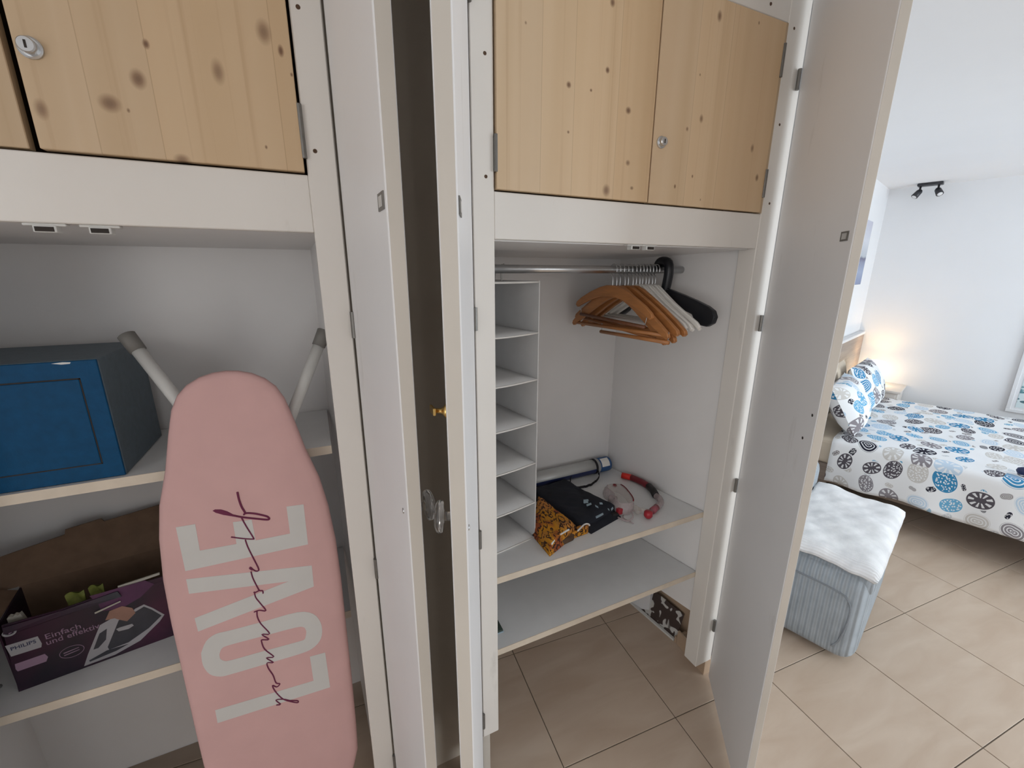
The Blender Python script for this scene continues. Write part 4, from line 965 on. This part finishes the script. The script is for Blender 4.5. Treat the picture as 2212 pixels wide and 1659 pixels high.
mk_ = [[(0.813, 1.133), (0.831, 1.129), (0.826, 1.119), (0.808, 1.123)], [(0.806, 1.123), (0.822, 1.119), (0.818, 1.109), (0.801, 1.113)], [(0.804, 1.102), (0.826, 1.105), (0.822, 1.095), (0.8, 1.092)], [(0.831, 1.087), (0.834, 1.074), (0.83, 1.065), (0.826, 1.077)], [(0.855, 1.094), (0.863, 1.089), (0.859, 1.079), (0.85, 1.084)], [(0.866, 1.042), (0.88, 1.05), (0.876, 1.041), (0.861, 1.032)], [(0.789, 1.025), (0.825, 1.033), (0.821, 1.024), (0.785, 1.016)], [(0.858, 1.05), (0.86, 1.044), (0.855, 1.035), (0.854, 1.041)]]
for pp in mk_:
    prism('printed_mark', [(x, y, SH+.0345) for x, y in pp], (0, 0, .0016), M['motif'], nb)
tg = thing('tiger_shorts', 'folded orange tiger print shorts beside the navy shorts', 'shorts', (.64, 1.08, SH))
tg_ = [(0.683, 1.245), (0.709, 1.012), (0.568, 0.949), (0.568, 1.073)]
tb_ = cloth('body', [tg_[0], tg_[1], tg_[2], tg_[3]], SH, .041, M['tiger'], tg, 28, 28, seed=3.1, amp=.0035)
hem = [(0.579, 0.959), (0.61, 0.982), (0.655, 0.998), (0.668, 1.001)]
tube('white_hem', smooth_path([(x, y, SH+.034) for x, y in hem], 4), .0032, M['hwhite'], tg, 8)
h2 = [(0.699, 0.997), (0.738, 1.017), (0.752, 1.015), (0.752, 1.006)]
tube('white_hem', smooth_path([(x, y, SH+.023) for x, y in h2], 4), .0028, M['hwhite'], tg, 8)
f2 = [(0.658, 0.994), (0.714, 1.029), (0.76, 1.017), (0.74, 0.999)]
cloth('leg_fold', f2, SH, .020, M['tiger'], tg, seed=5.0)
f3 = [(0.585, 0.97), (0.648, 1.004), (0.711, 1.016), (0.677, 0.988)]
cloth('waist_fold', f3, SH, .016, M['brown'], tg, seed=6.0)

# diving mask
dm = thing('diving_mask', 'clear pinkish diving mask with red strap clip', 'diving mask', (.935, 1.10, SH))
mc = Vector((.950, 1.110, SH)); mu = Vector((-.05, -.155, 0)).normalized(); mv = Vector((-mu.y, mu.x, 0))
def mring(k, zz, sc, dx=0):
    out = []
    for i in range(28):
        a = 2*math.pi*i/28
        x = math.copysign(abs(math.cos(a))**.65, math.cos(a))*.080*sc; y = math.copysign(abs(math.sin(a))**.65, math.sin(a))*.040*sc
        if math.sin(a) < -.3 and abs(math.cos(a)) < .35: y += .014*sc*(1-abs(math.cos(a))/.35)
        out.append(mc+mu*x+mv*(y+dx)+Vector((0, 0, zz)))
    return out
bm = bmesh.new(); rr = []
for zz, sc, dx in ((.001, 1.02, 0), (.014, 1.06, 0), (.030, 1.02, .004), (.042, .90, .008)):
    rr.append([bm.verts.new(p) for p in mring(0, zz, sc, dx)])
for i in range(3):
    for k in range(28): bm.faces.new((rr[i][k], rr[i][(k+1) % 28], rr[i+1][(k+1) % 28], rr[i+1][k]))
from_bm('skirt', bm, M['clearpink'], dm, True)
bm = bmesh.new(); bm.faces.new([bm.verts.new(p) for p in mring(0, .040, .86, .008)]); bmesh.ops.triangulate(bm, faces=bm.faces)
from_bm('lens', bm, M['clear'], dm)
rim = mring(0, .043, .90, .008); tube('lens_rim', rim[3:12], .0024, M['dred'], dm, 8); tube('lens_rim', rim[17:26], .0018, M['clearpink'], dm, 8)
disc('nose_pocket', mc-mv*.018+Vector((0, 0, .018)), (-mv+Vector((0, 0, .5))), [(.016, -.01), (.015, .006), (.010, .016), (.001, .020)], M['clearpink'], dm, 14)
disc('strap_button', mc-mu*.066+mv*.012+Vector((0, 0, .036)), (0, -.3, 1), [(.008, 0), (.008, .004), (.004, .006)], M['dred'], dm, 14)
bm = bmesh.new(); bm_box(bm, mc+mu*.078-mv*.022+Vector((-.010, -.008, .006)), mc+mu*.078-mv*.022+Vector((.010, .008, .028)), .003, 2); from_bm('strap_clip', bm, M['cred'], dm)
bm = bmesh.new(); bm_box(bm, mc+mu*.085-mv*.04+Vector((-.014, -.007, .001)), mc+mu*.085-mv*.04+Vector((.014, .009, .014)), .003, 2); from_bm('strap_buckle', bm, M['black'], dm)
bm = bmesh.new(); bm_tube(bm, smooth_path([mc+mu*.07+mv*.02+Vector((0, 0, .02)), mc+mu*.11+mv*.015+Vector((0, 0, .012)), mc+mu*.125-mv*.01+Vector((0, 0, .006)), mc+mu*.10-mv*.035+Vector((0, 0, .006))], 5), .003, 8); from_bm('strap', bm, M['clearpink'], dm, True)

# snorkel
sk = thing('snorkel', 'red snorkel with clear corrugated bend and red end lying on shelf', 'snorkel', (1.09, 1.12, SH))
def zz(pts, z): return [(x, y, z) for x, y in pts]
S = [(1.094, 1.262), (1.117, 1.23), (1.129, 1.183), (1.13, 1.142), (1.121, 1.108), (1.103, 1.074), (1.1, 1.052), (1.081, 1.026), (1.046, 1.01), (1.015, 0.998), (0.984, 0.984)]
tube('tip', smooth_path(zz(S[0:2], SH+.0135), 2), .0125, M['red'], sk, 14)
tube('barrel', smooth_path(zz(S[1:4], SH+.0135), 5), .0128, M['dred'], sk, 14)
tube('collar', zz(S[3:6], SH+.0145), .0138, M['black'], sk, 14)
fp = smooth_path(zz(S[5:9], SH+.0135), 6)
tube('corrugated_bend', fp, [.0125 if i % 2 else .0105 for i in range(len(fp))], M['clearpink'], sk, 14)
tube('connector', zz(S[8:10], SH+.0135), .0122, M['clearred'], sk, 14)
tube('purge_cap', [Vector((*S[10], SH+.004)), Vector((*S[10], SH+.012)), Vector((*S[10], SH+.026)), Vector((*S[10], SH+.030))], [.010, .0155, .0145, .009], M['cred'], sk, 16)
bm = bmesh.new(); p9 = Vector((*S[9], SH+.012))
bm_tube(bm, smooth_path([p9, p9+Vector((-.022, .012, .004)), p9+Vector((-.04, .028, .004))], 4), .006, 8)
bm_box(bm, p9+Vector((-.055, .012, -.008)), p9+Vector((-.035, .045, .012)), .004, 2)
from_bm('mouthpiece', bm, M['clear'], sk, True)
bm = bmesh.new(); bm_tube(bm, smooth_path([p9+Vector((-.05, .03, 0)), p9+Vector((-.085, .042, -.009)), p9+Vector((-.11, .02, -.0095)), p9+Vector((-.10, -.02, -.0095))], 5), .0022, 6)
from_bm('retainer_cord', bm, M['clearpink'], sk, True)

# small card on the lowest shelf
cd = thing('small_card', 'small dark green card at the left end of the bottom shelf', 'card', (.405, 1.01, .4585))
box('card_body', (.372, .985, .4585), (.4285, 1.03, .4665), M['dgreen'], cd, .001)
box('card_edge', (.372, .983, .4585), (.4285, .985, .4625), M['motif'], cd, 0)

# patterned panel on the wardrobe floor
pp = thing('patterned_panel', 'brown and white patterned panel with white edge on the wardrobe floor', 'panel', (1.25, 1.16, 0))
e0 = Vector((1.229, 1.31, 0)); e1 = Vector((1.259, 1.044, 0)); ed = (e1-e0).normalized(); en = Vector((-ed.y, ed.x, 0)); en = en if en.x > 0 else -en
prism('white_edge', [e0, e1, e1+en*.012, e0+en*.012], (0, 0, .010), M['legwhite'], pp, .001)
prism('face', [e0+en*.013, e1+en*.013, e1+en*.052+Vector((0, 0, .115)), e0+en*.052+Vector((0, 0, .115))], en*.004, M['cow'], pp)

# ------------------------------------------------------------------ bedroom
def boxB(name, a, c, mat, parent, bev=.002, seg=1): return box(name, a, c, mat, parent, bev, seg)
bed = thing('bed', 'double bed under a white cover with blue and grey pebble print', 'bed', (4.02, -.3, 0), frame='B')
U0, U1, V0, V1, ZT = 3.29, 4.765, -1.30, .70, .50
boxB('base', (U0+.06, V0+.05, .16), (U1-.04, V1, .30), M['greyoak'], bed, .01)
for (u, v) in ((U0+.14, V0+.15), (U1-.14, V0+.15), (U0+.14, V1-.15), (U1-.14, V1-.15)): boxB('leg', (u-.03, v-.03, 0), (u+.03, v+.03, .16), M['greyoak'], bed, .004)
boxB('mattress', (U0+.03, V0+.03, .30), (U1-.02, V1, ZT-.022), M['sheet'], bed, .03, 3)
# cover: hangs over the near side, the far side and the foot
Lside, r_ = .29, .05
def cov_profile(t, v):
    """t: metres measured across the bed from the near hem; returns u, z"""
    w = U1-U0
    hem = .012*math.sin(v*7+.4)+.008*math.sin(v*17)
    if t < Lside:
        k = (Lside-t)/Lside
        return U0-.012-.02*k*(1+.5*math.sin(v*9))-.012*k*math.sin(v*21+1), ZT-.03-(Lside-t)*.92+hem*k
    t -= Lside
    if t < r_:
        a = t/r_*math.pi/2; return U0-.012+.035*(1-math.cos(a)), ZT-.03+.03*math.sin(a)
    t -= r_
    if t < w-.02: return U0+.023+t, ZT+.004*noise1(t*2.2, v*2.2)*min(1, t*6)
    return U1+.012, ZT-.004-(t-(w-.02))*.95
TOT = Lside+r_+(U1-U0)+.22
def cfn(a, c):
    v = V0-.02+(V1-.17-V0)*c; u, z = cov_profile(a*TOT, v); return Vector((u, v, z))
duv = grid('duvet_cover', cfn, 90, 60, M['pebble'], bed, uvfn=lambda a, c: (a*TOT, (V1-V0)*c))
duv.modifiers.new('s', 'SOLIDIFY').thickness = .012
def ffn(a, c):
    u = U0-.012+(U1-U0+.024)*a; return Vector((u, V0-.022-.02*c*(1+math.sin(u*9)), ZT-.004-.30*c))
dff = grid('duvet_foot', ffn, 30, 8, M['pebble'], bed, uvfn=lambda a, c: (Lside+r_+a*1.47, -c*.3)); dff.modifiers.new('s', 'SOLIDIFY').thickness = .012
boxB('headboard', (3.18, .735, .10), (5.165, .775, .985), M['greyoak'], bed, .003)
boxB('headboard_ledge', (3.18, .730, .985), (5.17, .779, 1.010), M['frame_w'], bed, .003)

def pillow(name, label, c, size, tilt, yaw, mat, seed):
    t = thing(name, label, 'pillow', c, frame='B', group='pebble print pillows on the bed')
    L_, H_, D_ = size
    vs = []; uv = []; nu, nv_ = 22, 16; fs = []
    R1 = Matrix.Rotation(yaw, 3, 'Z') @ Matrix.Rotation(tilt, 3, 'X')
    for side in (1, -1):
        for i in range(nu+1):
            for j in range(nv_+1):
                a = i/nu*2-1; b2 = j/nv_*2-1
                e = (1-abs(a)**2.6)*(1-abs(b2)**2.6)
                pin = 1-.10*(abs(a)**2)*(1-abs(b2)**1.5)-0
                p = Vector((a*L_/2*(1-.03*(1-b2*b2)*abs(a)), side*D_/2*e**.45, b2*H_/2*(1-.03*(1-a*a)*abs(b2))+H_/2))
                p.y += .006*noise1(a*1.5+seed, b2*1.5+seed)*e
                p = R1 @ p
                vs.append(Vector(c)+p); uv.append((a*L_/2+seed+(3 if side < 0 else 0), b2*H_/2+seed*.7))
    m = (nu+1)*(nv_+1)
    for s in (0, 1):
        for i in range(nu):
            for j in range(nv_):
                q = (s*m+i*(nv_+1)+j, s*m+(i+1)*(nv_+1)+j, s*m+(i+1)*(nv_+1)+j+1, s*m+i*(nv_+1)+j+1)
                fs.append(q if s == 0 else q[::-1])
    make('pillowcase', vs, fs, mat, t, True, uv=uv)
    return t
pillow('pillow', 'pebble print pillow propped by the bedside lamp', (4.30, .455, .52), (.66, .36, .17), math.radians(-24), 0, M['pebble'], 1.37)
pillow('pillow', 'pebble print pillow at the near side of the bed', (3.62, .43, .53), (.60, .34, .19), math.radians(-30), math.radians(4), M['pebble'], 4.1)
pillow('pillow', 'grey-beige pillow against the headboard behind the printed pillows', (3.98, .668, .505), (.62, .36, .09), math.radians(-5), 0, M['sheet'], 2.2)
bd_ = thing('navy_bead', 'dark navy round ornament on the bed cover at the picture edge', 'ornament', (3.40, -.30, .506), frame='B')
disc('bead_body', (3.40, -.30, .507), (0, 0, 1), [(.010, 0), (.024, .006), (.030, .018), (.026, .032), (.012, .040), (.001, .042)], M['navyknob'], bd_, 18)

ns = thing('nightstand', 'pale wooden bedside table against the wall behind the bed', 'nightstand', (4.99, .54, 0), frame='B')
boxB('top', (4.80, .355, .535), (5.172, .70, .553), M['nightwood'], ns, .002)
boxB('body', (4.815, .37, .18), (5.17, .695, .5345), M['nightwood'], ns, .003)
dw = boxB('drawer', (4.808, .385, .36), (4.8145, .685, .52), M['nightwood'], ns, .002)
disc('knob', (4.808, .535, .44), (-1, 0, 0), [(.006, 0), (.006, .008), (.012, .012), (.010, .02), (.001, .022)], M['steel'], dw, 14)
for (u, v) in ((4.83, .385), (5.15, .385), (4.83, .68), (5.15, .68)): boxB('leg', (u-.014, v-.014, 0), (u+.014, v+.014, .18), M['nightwood'], ns, .002)
lp = thing('bedside_lamp', 'small lit white table lamp behind the pillows', 'lamp', (4.99, .585, .5535), frame='B')
disc('base', (4.99, .585, .5535), (0, 0, 1), [(.045, 0), (.045, .008), (.012, .014), (.008, .05)], M['frame_w'], lp, 20)
disc('shade', (4.99, .585, .60), (0, 0, 1), [(.064, 0), (.066, 0), (.062, .17), (.060, .17), (.064, .001)], M['glow'], lp, 28, caps=False)
pl = bpy.data.lights.new('lamp_bulb', 'POINT'); pl.energy = 3.4; pl.color = (1.0, .68, .36); pl.shadow_soft_size = .05
po = bpy.data.objects.new('lamp_bulb', pl); COL.objects.link(po); po.location = W(4.99, .585, .69)

cp = thing('sea_picture', 'hazy grey-blue sea canvas on the wall above the headboard', 'picture', (4.0, .74, 1.456), frame='B')
boxB('canvas', (3.70, .752, 1.4525), (4.61, .778, 1.946), M['sea'], cp, .002)
fpic = thing('framed_print', 'white framed print with teal dabs on the far bedroom wall', 'picture', (5.17, -.55, .462), frame='B')
bm = bmesh.new()
for a, c in (((5.155, -.85, .462), (5.179, -.255, .487)), ((5.155, -.85, 1.24), (5.179, -.255, 1.265)), ((5.155, -.85, .487), (5.179, -.825, 1.24)), ((5.155, -.28, .487), (5.179, -.255, 1.24))): bm_box(bm, a, c, .002)
from_bm('frame', bm, M['frame_w'], fpic)
boxB('mount', (5.164, -.825, .487), (5.170, -.28, 1.24), M['frame_w'], fpic, 0)
boxB('print', (5.1625, -.80, .505), (5.1638, -.302, 1.2), M['teal'], fpic, 0)

sl = thing('ceiling_spotlight', 'black two-spot light on the bedroom ceiling by the wall', 'spotlight', (5.06, .53, CZ), frame='B')
boxB('plate', (5.02, .43, CZ-.022), (5.10, .585, CZ-.001), M['blacksteel'], sl, .006, 2)
for v, tv, tu in ((.565, .055, -.035), (.455, -.055, -.05)):
    a = Vector((5.06, v, CZ-.022)); c = Vector((5.055, v, CZ-.06))
    arm = tube('arm', [a, c], .007, M['blacksteel'], sl, 10)
    d = Vector((tu, tv*.6, -.06)).normalized()
    hd = tube('spot_head', [c-d*.012, c, c+d*.052, c+d*.054], [.014, .021, .024, .021], M['blacksteel'], sl, 16)
    disc('bulb', c+d*.053, d, [(.018, 0), (.016, .003), (.001, .004)], M['frame_w'], hd, 14)

# grey chair with towel
def rsoft(name, a, c, rad, mat, parent, n=4, bulge=0.0):
    bm = bmesh.new(); bm_box(bm, a, c, rad, n)
    a = Vector(a); c = Vector(c); m = (a+c)/2
    o = from_bm(name, bm, mat, parent, True)
    lay = o.data.uv_layers.new(name='UVMap')
    for p in o.data.polygons:
        nrm = p.normal
        for li in p.loop_indices:
            co = o.data.vertices[o.data.loops[li].vertex_index].co
            lay.data[li].uv = ((co.y if abs(nrm.x) > .5 or abs(nrm.z) > .6 else co.x), co.z if abs(nrm.z) < .6 else co.x)
    return o
ch = thing('armchair', 'grey ribbed upholstered armchair beside the bed', 'armchair', (2.26, .45, 0), frame='B')
rsoft('seat', (1.900, .085, .012), (2.60, .72, .415), .06, M['grey_sofa'], ch, 4)
rsoft('seat_cushion', (1.925, .078, .325), (2.615, .70, .425), .035, M['grey_sofa'], ch, 4)
rsoft('backrest', (1.93, .425, .36), (2.62, .66, .60), .06, M['grey_sofa'], ch, 4)
tube('piping', smooth_path([(1.8985, .70, .335), (1.8985, .40, .337), (1.8985, .19, .328), (1.8985, .142, .305), (1.8985, .128, .25), (1.8985, .138, .13), (1.8985, .158, .075)], 6), .0035, M['grey_pipe'], ch, 8)
tw = thing('towel', 'white folded towel lying on the grey armchair seat', 'towel', (2.25, .22, .425), frame='B')
def tfn(a, c):
    u = 1.922+.675*a; v = .42-.335*c
    z = .449+.006*noise1(a*2.4, c*2.2)
    e = min(a/.06, (1-a)/.06, (1-c)/.07, 1.0)
    z -= .016*(1-e)**2
    if c > .86: z -= (c-.86)**1.3*.18
    if a < .05: z -= (.05-a)*.25
    u += .012*math.sin(c*8)*(1 if a > .5 else -.5)*abs(a-.5)*2
    return Vector((u, v, z))
to = grid('towel_cloth', tfn, 44, 30, M['towel'], tw, uvfn=lambda a, c: (a*.7, c*.4)); to.modifiers.new('s', 'SOLIDIFY').thickness = .020
